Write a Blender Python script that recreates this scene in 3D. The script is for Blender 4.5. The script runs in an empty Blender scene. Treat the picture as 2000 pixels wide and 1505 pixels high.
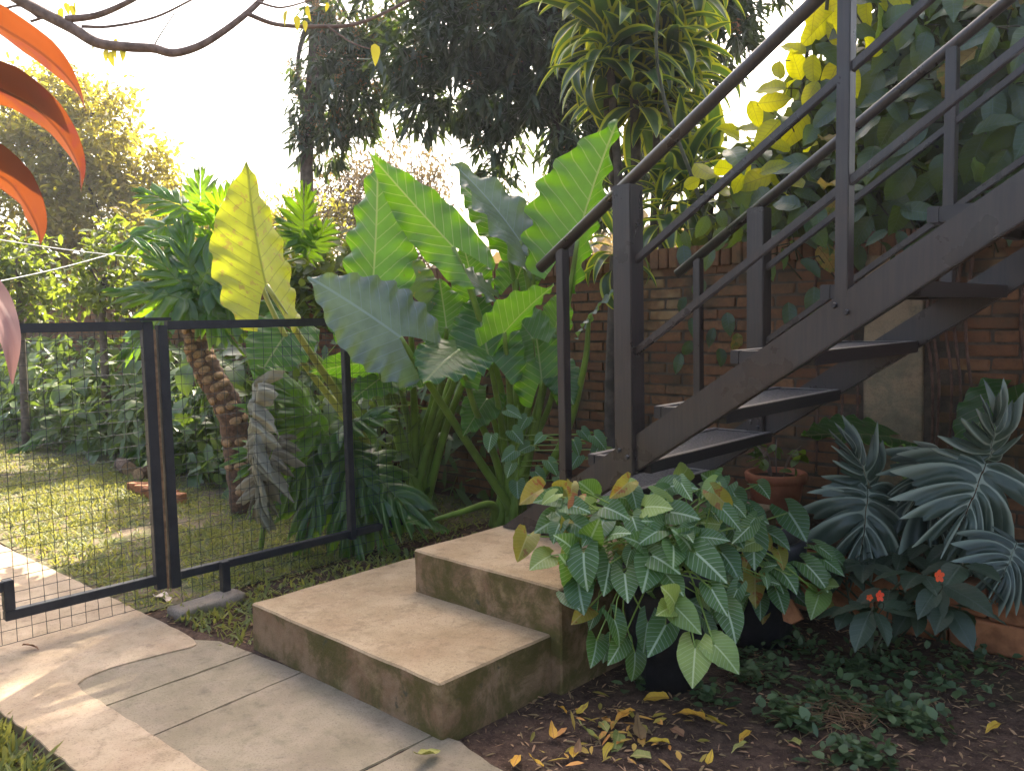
import bpy, math, random
import numpy as np
from mathutils import Vector, Matrix
R = math.radians
rnd = random.Random(7)
nrng = np.random.default_rng(7)
scene = bpy.context.scene
COL = scene.collection

# ------------------------------------------------------------------ camera
FPX, CAMH = 1640.0, 1.4
_p, _r = R(4.6), R(1.2)
_f0 = np.array([-math.cos(R(46.5)), math.cos(R(43.5)), 0.0])
_r0 = np.array([math.sin(R(46.5)), math.sin(R(43.5)), 0.0])
FW = _f0*math.cos(_p) + np.array([0, 0, -math.sin(_p)])
_u0 = np.cross(_r0, FW)
RT = _r0*math.cos(_r) - _u0*math.sin(_r)
UP = _u0*math.cos(_r) + _r0*math.sin(_r)
CP = np.array([0, 0, CAMH])
cam_d = bpy.data.cameras.new('camera'); cam = bpy.data.objects.new('camera', cam_d); COL.objects.link(cam)
cam_d.sensor_fit = 'HORIZONTAL'; cam_d.sensor_width = 36; cam_d.lens = FPX/2000*36
cam_d.clip_start = .05; cam_d.clip_end = 500
cam.matrix_world = Matrix([[RT[0], UP[0], -FW[0], 0], [RT[1], UP[1], -FW[1], 0], [RT[2], UP[2], -FW[2], CAMH], [0, 0, 0, 1]])
scene.camera = cam

# ------------------------------------------------------------------ sky, sun, exposure
SUN_AZ, SUN_EL = 10.0, 46.0          # degrees right of the view axis, elevation
_h = _f0*math.cos(R(SUN_AZ)) + _r0*math.sin(R(SUN_AZ))
SUN = Vector((_h[0]*math.cos(R(SUN_EL)), _h[1]*math.cos(R(SUN_EL)), math.sin(R(SUN_EL)))).normalized()
world = bpy.data.worlds.new('World'); scene.world = world; world.use_nodes = True
wn = world.node_tree.nodes; wn.clear()
sky = wn.new('ShaderNodeTexSky'); sky.sky_type = 'NISHITA'; sky.sun_disc = False
sky.sun_elevation = R(SUN_EL); sky.sun_rotation = math.atan2(SUN.x, SUN.y)
sky.air_density = 1.0; sky.dust_density = 6.0; sky.ozone_density = 1.0
bg = wn.new('ShaderNodeBackground'); bg.inputs[1].default_value = 0.15
wo = wn.new('ShaderNodeOutputWorld')
world.node_tree.links.new(sky.outputs[0], bg.inputs[0]); world.node_tree.links.new(bg.outputs[0], wo.inputs[0])
sl = bpy.data.lights.new('sun', 'SUN'); sl.energy = 5.0; sl.angle = R(0.6); sl.color = (1, .93, .8)
so = bpy.data.objects.new('sun', sl); COL.objects.link(so); so.rotation_euler = SUN.to_track_quat('Z', 'Y').to_euler(); so.location = (0, 0, 20)
vs = scene.view_settings; vs.view_transform = 'Standard'; vs.look = 'None'; vs.exposure = 2.0; vs.use_white_balance = True; vs.white_balance_temperature = 6900; vs.white_balance_tint = 10; vs.gamma = 1; vs.use_curve_mapping = False
scene.cycles.max_bounces = 8; scene.cycles.transparent_max_bounces = 8

# ------------------------------------------------------------------ photograph measurements -> places
def ray(x, y): return (x-1000)/FPX*RT - (y-752.5)/FPX*UP + FW
def at(x, y, D): return Vector(CP + ray(x, y)*D)
def onplane(x, y, ax, v):
    d = ray(x, y); return Vector(CP + d*((v-CP[ax])/d[ax]))
def G(x, y, z=0.0): return onplane(x, y, 2, z)
def cv(r, u, f): return Vector(RT*r + UP*u + FW*f).normalized()

# ------------------------------------------------------------------ mesh helpers
class MB:
    def __init__(s): s.v = []; s.f = []; s.uv = []
    def add(s, vs, fs, uvs=None):
        o = len(s.v); s.v += [tuple(q) for q in vs]; s.f += [tuple(i+o for i in f) for f in fs]
        s.uv += list(uvs) if uvs is not None else [(0, 0)]*len(vs)
        return s
    def box(s, a, b, M=None):
        x0, y0, z0 = a; x1, y1, z1 = b
        vs = [Vector(q) for q in ((x0,y0,z0),(x1,y0,z0),(x1,y1,z0),(x0,y1,z0),(x0,y0,z1),(x1,y0,z1),(x1,y1,z1),(x0,y1,z1))]
        if M is not None: vs = [M @ q for q in vs]
        return s.add(vs, [(3,2,1,0),(4,5,6,7),(0,1,5,4),(1,2,6,5),(2,3,7,6),(3,0,4,7)])
    def tube(s, pts, rad, n=8, cap=True):
        pts = [Vector(p) for p in pts]; m = len(pts)
        if not hasattr(rad, '__len__'): rad = [rad]*m
        vs = []; uvs = []; prev = None
        for i, p in enumerate(pts):
            d = (pts[min(i+1, m-1)] - pts[max(i-1, 0)]).normalized()
            if prev is None:
                a = Vector((0, 0, 1)) if abs(d.z) < .9 else Vector((1, 0, 0)); u = d.cross(a).normalized()
            else: u = (prev - d*prev.dot(d)).normalized()
            w = d.cross(u); prev = u
            for k in range(n):
                t = 2*math.pi*k/n; vs.append(p + (u*math.cos(t)+w*math.sin(t))*rad[i]); uvs.append((k/n, i/m))
        fs = [(i*n+k, i*n+(k+1) % n, (i+1)*n+(k+1) % n, (i+1)*n+k) for i in range(m-1) for k in range(n)]
        if cap: fs += [tuple(range(n-1, -1, -1)), tuple(range((m-1)*n, m*n))]
        return s.add(vs, fs, uvs)
    def prism(s, poly, z0, z1):
        n = len(poly)
        a = sum(poly[i][0]*poly[(i+1) % n][1]-poly[(i+1) % n][0]*poly[i][1] for i in range(n))
        if a < 0: poly = poly[::-1]
        vs = [(p[0], p[1], z0) for p in poly]+[(p[0], p[1], z1) for p in poly]
        return s.add(vs, [tuple(range(n-1, -1, -1)), tuple(range(n, 2*n))]+[(i, (i+1) % n, n+(i+1) % n, n+i) for i in range(n)])
    def mesh(s, name, m, smooth=False, bevel=0):
        me = bpy.data.meshes.new(name); me.from_pydata(s.v, [], s.f); me.materials.append(m)
        uvl = me.uv_layers.new(name='UVMap'); li = np.empty(len(me.loops), np.int32); me.loops.foreach_get('vertex_index', li)
        uvl.data.foreach_set('uv', np.array(s.uv, np.float32)[li].ravel())
        if smooth: me.polygons.foreach_set('use_smooth', [True]*len(me.polygons))
        if smooth == 2: me.set_sharp_from_angle(angle=R(24))
        if bevel:
            import bmesh
            bm = bmesh.new(); bm.from_mesh(me)
            bmesh.ops.bevel(bm, geom=[e for e in bm.edges if e.calc_face_angle(0) > .5], offset=bevel, segments=2, affect='EDGES', clamp_overlap=True)
            bm.to_mesh(me); bm.free()
        me.update(); return me

def link(name, me, parent=None, M=None):
    o = bpy.data.objects.new(name, me); COL.objects.link(o)
    if parent is not None:
        o.parent = parent
        B = Vector(parent.get('_b', (0, 0, 0)))
        o.matrix_basis = Matrix.Translation(-B) @ (M if M is not None else Matrix())
    elif M is not None: o.matrix_basis = M
    return o
def thing(name, label, cat, loc=(0, 0, 0), group=None):
    o = bpy.data.objects.new(name, None); COL.objects.link(o); o.empty_display_size = .1
    o.location = loc; o['_b'] = tuple(loc); THINGS.append(o)
    o['label'] = label; o['category'] = cat
    if group: o['group'] = group
    return o
THINGS = []
def tag(o, label, cat, group=None):
    o['label'] = label; o['category'] = cat
    if group: o['group'] = group
    return o
def kind(o, k): o['kind'] = k; return o
def solid(name, label, cat, mb, m, group=None, smooth=False, bevel=0):    # one mesh thing, origin at its base centre
    a = np.array(mb.v); c = Vector(((a[:, 0].min()+a[:, 0].max())/2, (a[:, 1].min()+a[:, 1].max())/2, a[:, 2].min()))
    mb.v = [tuple(Vector(q)-c) for q in mb.v]
    o = link(name, mb.mesh(name, m, smooth, bevel)); o.location = c
    return tag(o, label, cat, group)
def part(name, mb, m, parent, smooth=False, bevel=0, sub=None):
    o = link(name, mb.mesh(name, m, smooth, bevel), parent)
    if sub is not None:            # sub-part: hang it under a part that sits in world units
        o.parent = sub; o.matrix_basis = Matrix()
    return o

# ------------------------------------------------------------------ materials
def new_mat(name):
    m = bpy.data.materials.new(name); m.use_nodes = True; nt = m.node_tree; nt.nodes.clear()
    out = nt.nodes.new('ShaderNodeOutputMaterial')
    def N(t, **kw):
        n = nt.nodes.new('ShaderNode'+t)
        for k, v in kw.items():
            if k[0] == '_': n.inputs[int(k[1:])].default_value = v
            else: setattr(n, k, v)
        return n
    def L(a, b): nt.links.new(a, b)
    return m, N, L, out
def c4(c): return (c[0], c[1], c[2], 1)
def mth(N, L, op, a, b=None, c=None):
    n = N('Math', operation=op)
    for i, v in enumerate((a, b, c)):
        if v is None: continue
        if isinstance(v, (int, float)): n.inputs[i].default_value = v
        else: L(v, n.inputs[i])
    return n.outputs[0]
def ramp(N, L, v, a, b, lo=0.0, hi=1.0):
    n = N('MapRange', _1=a, _2=b, _3=lo, _4=hi); n.interpolation_type = 'SMOOTHSTEP'; L(v, n.inputs[0]); return n.outputs[0]
def mixc(N, L, f, a, b, blend='MIX'):
    n = N('Mix', data_type='RGBA', blend_type=blend)
    for i, v in ((0, f), (6, a), (7, b)):
        if isinstance(v, (int, float)): n.inputs[i].default_value = v
        elif isinstance(v, tuple): n.inputs[i].default_value = c4(v)
        else: L(v, n.inputs[i])
    return n.outputs[2]
def noise(N, L, co, sc, det=5, rough=.55, dist=0):
    n = N('TexNoise'); n.inputs['Scale'].default_value = sc; n.inputs['Detail'].default_value = det
    n.inputs['Roughness'].default_value = rough; n.inputs['Distortion'].default_value = dist
    if co is not None: L(co, n.inputs['Vector'])
    return n.outputs[0]
def bump(N, L, h, st, d=.01):
    n = N('Bump'); n.inputs['Strength'].default_value = st; n.inputs['Distance'].default_value = d; L(h, n.inputs['Height']); return n.outputs[0]

def leaf_mat(name, top, back, vein=None, nv=0, k=.6, mid=.014, lat=.09, rough=.42, trans=.4, var=.3, hue=.03, spot=None, spot_at=.6, stripe=None, island=False, under=None, lift=.5, tvein=None, wob=.9):
    m, N, L, out = new_mat(name)
    uv = N('TexCoord'); sx = N('SeparateXYZ'); L(uv.outputs['UV'], sx.inputs[0])
    x = mth(N, L, 'ABSOLUTE', sx.outputs[0]); y = sx.outputs[1]
    if island: rv = N('NewGeometry').outputs['Random Per Island']
    else: rv = N('ObjectInfo').outputs['Random']
    g = N('NewGeometry')
    nz = noise(N, L, g.outputs['Position'], 9, 3)
    col = mixc(N, L, ramp(N, L, nz, .3, .7), top, tuple(c*.72 for c in top))
    tcol = mixc(N, L, ramp(N, L, nz, .3, .7), back, tuple(c*.8 for c in back))
    if under: col = mixc(N, L, g.outputs['Backfacing'], col, under)
    if stripe:
        f = ramp(N, L, mth(N, L, 'ADD', x, mth(N, L, 'MULTIPLY', nz, .3)), stripe[1], stripe[1]+.16)
        col = mixc(N, L, f, col, stripe[0]); tcol = mixc(N, L, f, tcol, stripe[2])
    if spot:
        f = ramp(N, L, noise(N, L, g.outputs['Position'], 22, 3), spot_at, spot_at+.08)
        col = mixc(N, L, f, col, spot); tcol = mixc(N, L, f, tcol, spot)
    vf = None
    if vein:
        fm = ramp(N, L, x, mid*.4, mid, 1, 0)
        if nv:
            ph = mth(N, L, 'MULTIPLY_ADD', nz, wob, mth(N, L, 'MULTIPLY', mth(N, L, 'SUBTRACT', y, mth(N, L, 'MULTIPLY', x, k)), nv))
            fl = ramp(N, L, mth(N, L, 'PINGPONG', ph, .5), lat*.3, lat, lift, 0)
            vf = mth(N, L, 'MAXIMUM', fm, fl)
        else: vf = fm
        col = mixc(N, L, vf, col, vein); tcol = mixc(N, L, mth(N, L, 'MULTIPLY', vf, .8 if tvein else .55), tcol, tvein or tuple(c*.6 for c in vein))
    hs = N('HueSaturation'); L(mth(N, L, 'MULTIPLY_ADD', rv, 2*hue, .5-hue), hs.inputs[0]); L(mth(N, L, 'MULTIPLY_ADD', rv, -2*var, 1+var), hs.inputs[2]); L(col, hs.inputs[4])
    b = N('BsdfPrincipled'); L(hs.outputs[0], b.inputs['Base Color']); b.inputs['Roughness'].default_value = rough
    if vf is not None:
        L(bump(N, L, vf, .35, .004), b.inputs['Normal'])
    t = N('BsdfTranslucent'); L(tcol, t.inputs[0])
    mx = N('MixShader', _0=trans); L(b.outputs[0], mx.inputs[1]); L(t.outputs[0], mx.inputs[2]); L(mx.outputs[0], out.inputs[0])
    return m

def plain(name, col, rough=.6, metal=0, var=.25, scale=8, bumpst=.15, col2=None, spec=.5, fine=60):
    m, N, L, out = new_mat(name)
    co = N('TexCoord').outputs['Object'] if False else N('NewGeometry').outputs['Position']
    nz = noise(N, L, co, scale, 6); f = ramp(N, L, nz, .35, .68)
    c = mixc(N, L, f, col, col2 if col2 else tuple(q*(1-var) for q in col))
    b = N('BsdfPrincipled'); L(c, b.inputs['Base Color']); b.inputs['Metallic'].default_value = metal
    L(ramp(N, L, nz, .3, .7, rough-.08, min(1, rough+.1)), b.inputs['Roughness']); b.inputs['Specular IOR Level'].default_value = spec
    L(bump(N, L, noise(N, L, co, fine, 4), bumpst), b.inputs['Normal']); L(b.outputs[0], out.inputs[0])
    return m

def concrete_mat(name, base, pale, moss, moss_amt=.5, side=False):
    m, N, L, out = new_mat(name)
    g = N('NewGeometry'); co = g.outputs['Position']
    n1 = noise(N, L, co, 3.4, 8, .66); n2 = noise(N, L, co, 13, 8, .7); n3 = noise(N, L, co, 140, 3, .6); n4 = noise(N, L, co, 5.5, 8, .68, .4)
    c = mixc(N, L, ramp(N, L, n1, .32, .68), base, pale)
    c = mixc(N, L, ramp(N, L, n2, .48, .72, 0, .62), c, tuple(q*.5 for q in base))
    sn = N('SeparateXYZ'); L(g.outputs['Normal'], sn.inputs[0])
    vert = ramp(N, L, mth(N, L, 'ABSOLUTE', sn.outputs[2]), .3, .8, 1, 0)       # algae take hold on the risers
    mf = mth(N, L, 'MULTIPLY', ramp(N, L, n4, .38, .6), mth(N, L, 'MULTIPLY_ADD', vert, moss_amt, .14))
    c = mixc(N, L, mf, c, moss)
    if side:                                                # bare earth-stained render on the risers
        c = mixc(N, L, mth(N, L, 'MULTIPLY', vert, ramp(N, L, n1, .4, .6, .55, .95)), c, (.19, .105, .055))
        c = mixc(N, L, mth(N, L, 'MULTIPLY', mf, vert), c, moss)
        c = mixc(N, L, mth(N, L, 'MULTIPLY', vert, ramp(N, L, noise(N, L, co, 7, 6, .65), .52, .76, 0, .6)), c, (.36, .24, .13))
        c = mixc(N, L, mth(N, L, 'MULTIPLY', vert, ramp(N, L, noise(N, L, co, 11, 4, .6), .64, .72, 0, .8)), c, (.05, .05, .03))
    c = mixc(N, L, ramp(N, L, n3, .52, .7, 0, .45), c, tuple(q*.4 for q in base))
    b = N('BsdfPrincipled'); L(c, b.inputs['Base Color']); b.inputs['Roughness'].default_value = .82; b.inputs['Specular IOR Level'].default_value = .3
    h = mth(N, L, 'ADD', mth(N, L, 'MULTIPLY', n3, .35), n2)
    L(bump(N, L, h, .7, .008), b.inputs['Normal']); L(b.outputs[0], out.inputs[0])
    return m

M = {}
M['concrete'] = concrete_mat('step_concrete', (.28, .185, .105), (.38, .275, .17), (.07, .06, .010), .75, True)
M['path'] = concrete_mat('path_concrete', (.32, .225, .145), (.45, .335, .23), (.16, .15, .06), .4)
M['slab'] = concrete_mat('old_slab_concrete', (.20, .155, .105), (.28, .22, .155), (.13, .13, .05), .4)
M['kerb'] = concrete_mat('kerb_concrete', (.20, .15, .11), (.28, .22, .17), (.08, .08, .03), .4)
M['plaster'] = concrete_mat('pillar_plaster', (.25, .165, .095), (.34, .235, .14), (.12, .11, .07), .5)
def metal_mat():
    m, N, L, out = new_mat('dark_painted_steel')
    co = N('NewGeometry').outputs['Position']
    mp = N('Mapping'); mp.inputs['Scale'].default_value = (1, 1, .06); L(co, mp.inputs[0])
    n1 = noise(N, L, mp.outputs[0], 90, 4); n2 = noise(N, L, co, 5, 5)
    c = mixc(N, L, ramp(N, L, n1, .35, .7), (.024, .018, .018), (.038, .027, .024))
    c = mixc(N, L, ramp(N, L, n2, .6, .8, 0, .5), c, (.07, .045, .03))
    b = N('BsdfPrincipled'); L(c, b.inputs['Base Color']); L(ramp(N, L, n2, .3, .7, .24, .42), b.inputs['Roughness'])
    b.inputs['Specular IOR Level'].default_value = .6
    L(bump(N, L, n1, .05, .002), b.inputs['Normal']); L(b.outputs[0], out.inputs[0]); return m
M['steel'] = metal_mat()
def lit_top_mat():
    m, N, L, out = new_mat('lit_top_tread_steel')
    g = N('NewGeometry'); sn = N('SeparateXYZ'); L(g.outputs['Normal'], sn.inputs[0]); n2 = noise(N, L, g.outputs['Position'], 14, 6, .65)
    f = mth(N, L, 'MULTIPLY', ramp(N, L, sn.outputs[2], .5, .9), ramp(N, L, n2, .25, .6, .55, 1))     # sky reflection painted in: upward faces get a paler metal colour
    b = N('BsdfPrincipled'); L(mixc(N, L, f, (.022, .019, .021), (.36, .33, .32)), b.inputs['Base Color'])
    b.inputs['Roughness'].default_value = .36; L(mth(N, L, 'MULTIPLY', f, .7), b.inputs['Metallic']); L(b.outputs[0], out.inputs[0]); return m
M['lit_top'] = lit_top_mat()
M['fence'] = plain('fence_paint', (.018, .019, .024), .5, var=.4, scale=14, bumpst=.1)
M['wire'] = plain('wire', (.03, .032, .035), .45, .4, var=.3)
M['bare_wood'] = plain('timber', (.30, .17, .08), .75, var=.5, scale=25)
def tread_mat():
    m, N, L, out = new_mat('expanded_metal')
    co = N('NewGeometry').outputs['Position']; v = N('TexVoronoi'); v.inputs['Scale'].default_value = 75; L(co, v.inputs['Vector'])
    f = ramp(N, L, v.outputs[0], .25, .6)
    b = N('BsdfPrincipled'); L(mixc(N, L, f, (.012, .012, .014), (.085, .08, .085)), b.inputs['Base Color']); b.inputs['Roughness'].default_value = .42
    L(bump(N, L, f, .8, .004), b.inputs['Normal']); L(b.outputs[0], out.inputs[0]); return m
M['tread'] = tread_mat()
def brick_mat(name, obj=True):
    m, N, L, out = new_mat(name)
    g = N('NewGeometry'); co = g.outputs['Position']
    rv = N('ObjectInfo').outputs['Random'] if obj else g.outputs['Random Per Island']
    n1 = noise(N, L, co, 3, 5); n2 = noise(N, L, co, 30, 5, .65)
    c = mixc(N, L, rv, (.15, .062, .03), (.24, .115, .055))
    c = mixc(N, L, ramp(N, L, n2, .4, .7, 0, .55), c, (.10, .055, .035))
    c = mixc(N, L, ramp(N, L, n1, .45, .66, 0, .75), c, (.06, .05, .03))
    c = mixc(N, L, ramp(N, L, noise(N, L, co, 1.7, 4), .58, .7, 0, .6), c, (.44, .30, .15))
    b = N('BsdfPrincipled'); L(c, b.inputs['Base Color']); b.inputs['Roughness'].default_value = .88; b.inputs['Specular IOR Level'].default_value = .2
    L(bump(N, L, n2, .6, .006), b.inputs['Normal']); L(b.outputs[0], out.inputs[0]); return m
M['brick'] = brick_mat('old_brick'); M['brick_far'] = brick_mat('old_brick_joined', False)
M['mortar'] = plain('mortar', (.10, .07, .047), .95, var=.45, scale=12, bumpst=.5)
M['terracotta'] = plain('terracotta', (.36, .11, .05), .7, var=.35, scale=9, bumpst=.2)
M['clay'] = plain('clay_block', (.40, .15, .06), .85, var=.45, scale=14, bumpst=.4)
M['black_pot'] = plain('black_plastic', (.012, .013, .018), .45, var=.3)
M['bark'] = plain('grey_bark', (.12, .09, .07), .9, var=.5, scale=10, bumpst=.7, fine=30)
M['bark_dark'] = plain('dark_bark', (.05, .04, .035), .9, var=.5, scale=10, bumpst=.7, fine=30)
M['twig'] = plain('branch_bark', (.20, .13, .10), .8, var=.4, scale=30, bumpst=.5)
M['phil_bark'] = plain('philodendron_trunk', (.13, .065, .035), .8, var=.6, scale=30, bumpst=.7)
M['scar'] = plain('leaf_scar', (.34, .20, .10), .8, var=.4, scale=40)
M['stalk'] = plain('green_stalk', (.20, .30, .05), .4, var=.35, scale=6, bumpst=.05, spec=.5)
M['stalk_y'] = plain('yellow_green_stalk', (.36, .36, .07), .4, var=.3, scale=6, bumpst=.05)
M['stem_d'] = plain('dark_stem', (.06, .06, .025), .7, var=.4)
M['cord'] = plain('white_cord', (.7, .68, .64), .6)
M['root'] = plain('aerial_root', (.11, .05, .03), .85, var=.5, scale=20, bumpst=.5)
def soil_mat():
    m, N, L, out = new_mat('soil')
    co = N('NewGeometry').outputs['Position']
    n1 = noise(N, L, co, 1.6, 6); n2 = noise(N, L, co, 22, 6, .7); n3 = noise(N, L, co, 120, 3)
    c = mixc(N, L, ramp(N, L, n2, .35, .65), (.048, .028, .020), (.105, .064, .045))
    c = mixc(N, L, ramp(N, L, n3, .58, .72, 0, .6), c, (.22, .14, .09))
    c = mixc(N, L, ramp(N, L, n1, .5, .7, 0, .5), c, (.05, .045, .02))
    b = N('BsdfPrincipled'); L(c, b.inputs['Base Color']); b.inputs['Roughness'].default_value = .95; b.inputs['Specular IOR Level'].default_value = .15
    L(bump(N, L, mth(N, L, 'ADD', n2, mth(N, L, 'MULTIPLY', n3, .5)), 1, .02), b.inputs['Normal']); L(b.outputs[0], out.inputs[0]); return m
M['soil'] = soil_mat()
M['lawn'] = plain('lawn_earth', (.14, .095, .055), .95, var=.5, scale=5, bumpst=.8, col2=(.07, .085, .02))
M['grass'] = leaf_mat('grass_blade', (.125, .165, .035), (.42, .40, .08), island=True, var=.45, hue=.05, trans=.4, rough=.5)
M['weed'] = leaf_mat('weed_leaf', (.065, .115, .045), (.16, .22, .04), island=True, var=.45, hue=.03, trans=.3, rough=.5)
M['litter'] = leaf_mat('litter_bit', (.30, .19, .09), (.3, .18, .07), island=True, var=.6, hue=.02, trans=.15, rough=.8)
M['litter_y'] = leaf_mat('leaf_scrap', (.5, .3, .05), (.45, .3, .05), island=True, var=.6, hue=.04, trans=.15, rough=.7)
# leaves
M['aloc'] = leaf_mat('elephant_ear_leaf', (.035, .095, .03), (.24, .60, .008), (.18, .26, .09), 9, .75, .016, .07, .30, .46, .2, .02, under=(.09, .16, .035), lift=.75, tvein=(.62, .70, .2), spot=(.16, .15, .03), spot_at=.69, wob=.12)
M['aloc_sheen'] = leaf_mat('elephant_ear_sheen', (.125, .16, .15), (.30, .46, .08), (.22, .29, .24), 9, .75, .016, .06, .24, .36, .15, .02, under=(.14, .2, .08), wob=.12, lift=.6)  # silvery sky sheen put into the leaf colour, paler and bluer
M['aloc_yellow'] = leaf_mat('elephant_ear_yellowing', (.22, .26, .03), (.62, .66, .025), (.22, .26, .03), 9, .75, .018, .06, .45, .55, .1, .01, under=(.30, .33, .05), wob=.12, lift=.8, spot=(.42, .34, .05), spot_at=.56)
M['aloc_edge'] = leaf_mat('elephant_ear_blotched', (.07, .12, .05), (.3, .5, .05), (.2, .28, .1), 9, .75, .016, .05, .35, .4, .15, .02, spot=(.45, .33, .02), spot_at=.62)
M['phil'] = leaf_mat('philodendron_leaf', (.03, .09, .03), (.30, .55, .012), (.14, .22, .07), 0, rough=.28, trans=.45, var=.25, mid=.02)
M['phil_blue'] = leaf_mat('philodendron_shade_leaf', (.058, .085, .068), (.12, .18, .06), (.24, .29, .22), 0, rough=.38, trans=.25, var=.2, mid=.018)
M['phil_dry'] = leaf_mat('philodendron_grey_leaf', (.22, .20, .14), (.25, .22, .10), (.30, .28, .2), 0, rough=.35, trans=.25, var=.15, mid=.02)
M['hedge'] = leaf_mat('understorey_leaf', (.045, .095, .022), (.30, .45, .02), (.11, .16, .05), 7, .8, .03, .10, .38, .38, .45, .03)
M['vine'] = leaf_mat('climber_leaf', (.04, .078, .05), (.26, .38, .012), (.10, .15, .085), 9, .55, .012, .12, .34, .32, .35, .02, lift=.6, under=(.075, .12, .06))
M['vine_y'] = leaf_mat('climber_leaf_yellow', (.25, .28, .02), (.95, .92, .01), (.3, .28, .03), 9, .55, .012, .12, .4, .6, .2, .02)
M['vine_dry'] = leaf_mat('climber_leaf_dry', (.30, .19, .06), (.5, .36, .05), (.18, .1, .03), 9, .55, .012, .12, .6, .4, .2, .02, spot=(.2, .22, .04), spot_at=.5)
M['drac'] = leaf_mat('dracaena_leaf', (.05, .095, .045), (.18, .32, .03), rough=.3, trans=.36, var=.2, hue=.015, stripe=((.36, .40, .05), .74, (.8, .8, .04)))
M['drac_in'] = leaf_mat('dracaena_foliage', (.04, .075, .03), (.2, .3, .03), island=True, trans=.35, var=.3)
M['syng'] = leaf_mat('arrowhead_leaf', (.05, .125, .035), (.22, .42, .03), (.36, .46, .28), 7, .8, .035, .10, .48, .35, .35, .025, lift=.6)
M['syng_lime'] = leaf_mat('arrowhead_leaf_lime', (.20, .30, .07), (.4, .5, .06), (.46, .54, .25), 8, .9, .025, .09, .4, .35, .2, .02, lift=.6)
M['syng_old'] = leaf_mat('arrowhead_leaf_old', (.24, .22, .03), (.5, .42, .03), (.4, .34, .1), 8, .7, .03, .13, .5, .4, .25, .03, spot=(.28, .11, .02), spot_at=.55)
M['imp'] = leaf_mat('impatiens_leaf', (.045, .075, .045), (.12, .18, .04), (.09, .12, .08), 8, .7, .02, .1, .4, .3, .25, .02)
M['petal'] = leaf_mat('orange_petal', (.92, .10, .025), (.95, .15, .03), rough=.6, trans=.3, var=.05, hue=.005)
M['dry_y'] = leaf_mat('fallen_yellow', (.62, .36, .03), (.6, .4, .04), (.4, .2, .03), 7, .8, .03, .1, .65, .15, .2, .02, spot=(.3, .12, .02), spot_at=.62)
M['dry_g'] = leaf_mat('fallen_olive', (.26, .27, .06), (.3, .3, .05), (.36, .32, .1), 7, .8, .03, .1, .65, .15, .2, .02)
M['dry_b'] = leaf_mat('fallen_brown', (.24, .12, .05), (.24, .12, .05), (.15, .07, .03), 7, .8, .03, .1, .75, .1, .2, .02)
M['dry_w'] = leaf_mat('fallen_pale', (.55, .47, .36), (.4, .3, .2), (.4, .32, .2), 0, rough=.8, trans=.1)
M['red'] = leaf_mat('red_cordyline', (.09, .026, .018), (.24, .052, .008), (.05, .012, .012), 0, rough=.4, trans=.45, mid=.005, var=.1, hue=.005, spot=(.16, .03, .015), spot_at=.56)
M['pinkleaf'] = leaf_mat('faded_pink_leaf', (.38, .22, .19), (.5, .25, .2), (.3, .15, .13), 0, rough=.35, trans=.3, var=.05)
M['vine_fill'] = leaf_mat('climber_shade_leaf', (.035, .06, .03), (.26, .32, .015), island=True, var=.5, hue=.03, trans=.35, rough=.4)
M['mango'] = leaf_mat('mango_leaf', (.055, .08, .055), (.12, .19, .02), island=True, var=.5, hue=.03, trans=.32, rough=.3)
M['mango_fl'] = leaf_mat('mango_blossom', (.34, .2, .09), (.4, .24, .08), island=True, var=.4, trans=.3, rough=.8)
M['ytree'] = leaf_mat('yellow_tree_leaf', (.19, .175, .05), (.6, .52, .05), island=True, var=.55, hue=.06, trans=.5, rough=.5)
M['scrub'] = leaf_mat('dry_scrub_leaf', (.12, .09, .05), (.26, .18, .06), island=True, var=.55, hue=.04, trans=.35, rough=.6)
M['greenfill'] = leaf_mat('shrub_leaf', (.05, .085, .02), (.30, .38, .03), island=True, var=.5, hue=.04, trans=.42, rough=.42)
M['bark_lit'] = M['bark']

# ------------------------------------------------------------------ leaf meshes (unit: base at origin, tip along +Y, upper face +Z)
def arc(y, a):          # bend a blade of unit length through angle a
    if abs(a) < 1e-3: return y, 0.0
    return math.sin(a*y)/a, -(1-math.cos(a*y))/a
def blade(name, m, wf, W, droop=.6, fold=.15, wave=0, nw=5, ns=12, nt=2, norm=False, twist=0, seed=0):
    q = random.Random(seed); ph = q.random()*6; vs = []; uvs = []; nx = 2*nt+1
    for i in range(ns+1):
        y = i/ns; w = max(wf(y), .004)*W; ay, az = arc(y, droop)
        for j in range(-nt, nt+1):
            t = j/nt; x = t*w
            z = fold*abs(x) + wave*W*t*t*math.sin(nw*2*math.pi*y+ph+(1.3 if t > 0 else 0))
            if twist: c, s = math.cos(twist*y), math.sin(twist*y); x, z = x*c - z*s, x*s + z*c
            vs.append((x, ay + z*math.sin(droop*y), az + z*math.cos(droop*y))); uvs.append((t if norm else t*w, y))
    fs = [(i*nx+j, i*nx+j+1, (i+1)*nx+j+1, (i+1)*nx+j) for i in range(ns) for j in range(nx-1)]
    return MB().add(vs, fs, uvs).mesh(name, m, True)
def w_ell(y): return math.sin(math.pi*min(1, y**.8))**.8 if 0 < y < 1 else 0
def w_lance(y): return (math.sin(math.pi*y**.6)**.9 if 0 < y < 1 else 0)
def w_strap(y): return min(1, (y/.25)**.6)*(1-max(0, (y-.45)/.55)**2.2)
def w_acum(y): return (math.sin(math.pi*min(.999, max(.001, y))**.72)**.85)*(1 if y < .8 else 1-.45*((y-.8)/.2))
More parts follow.
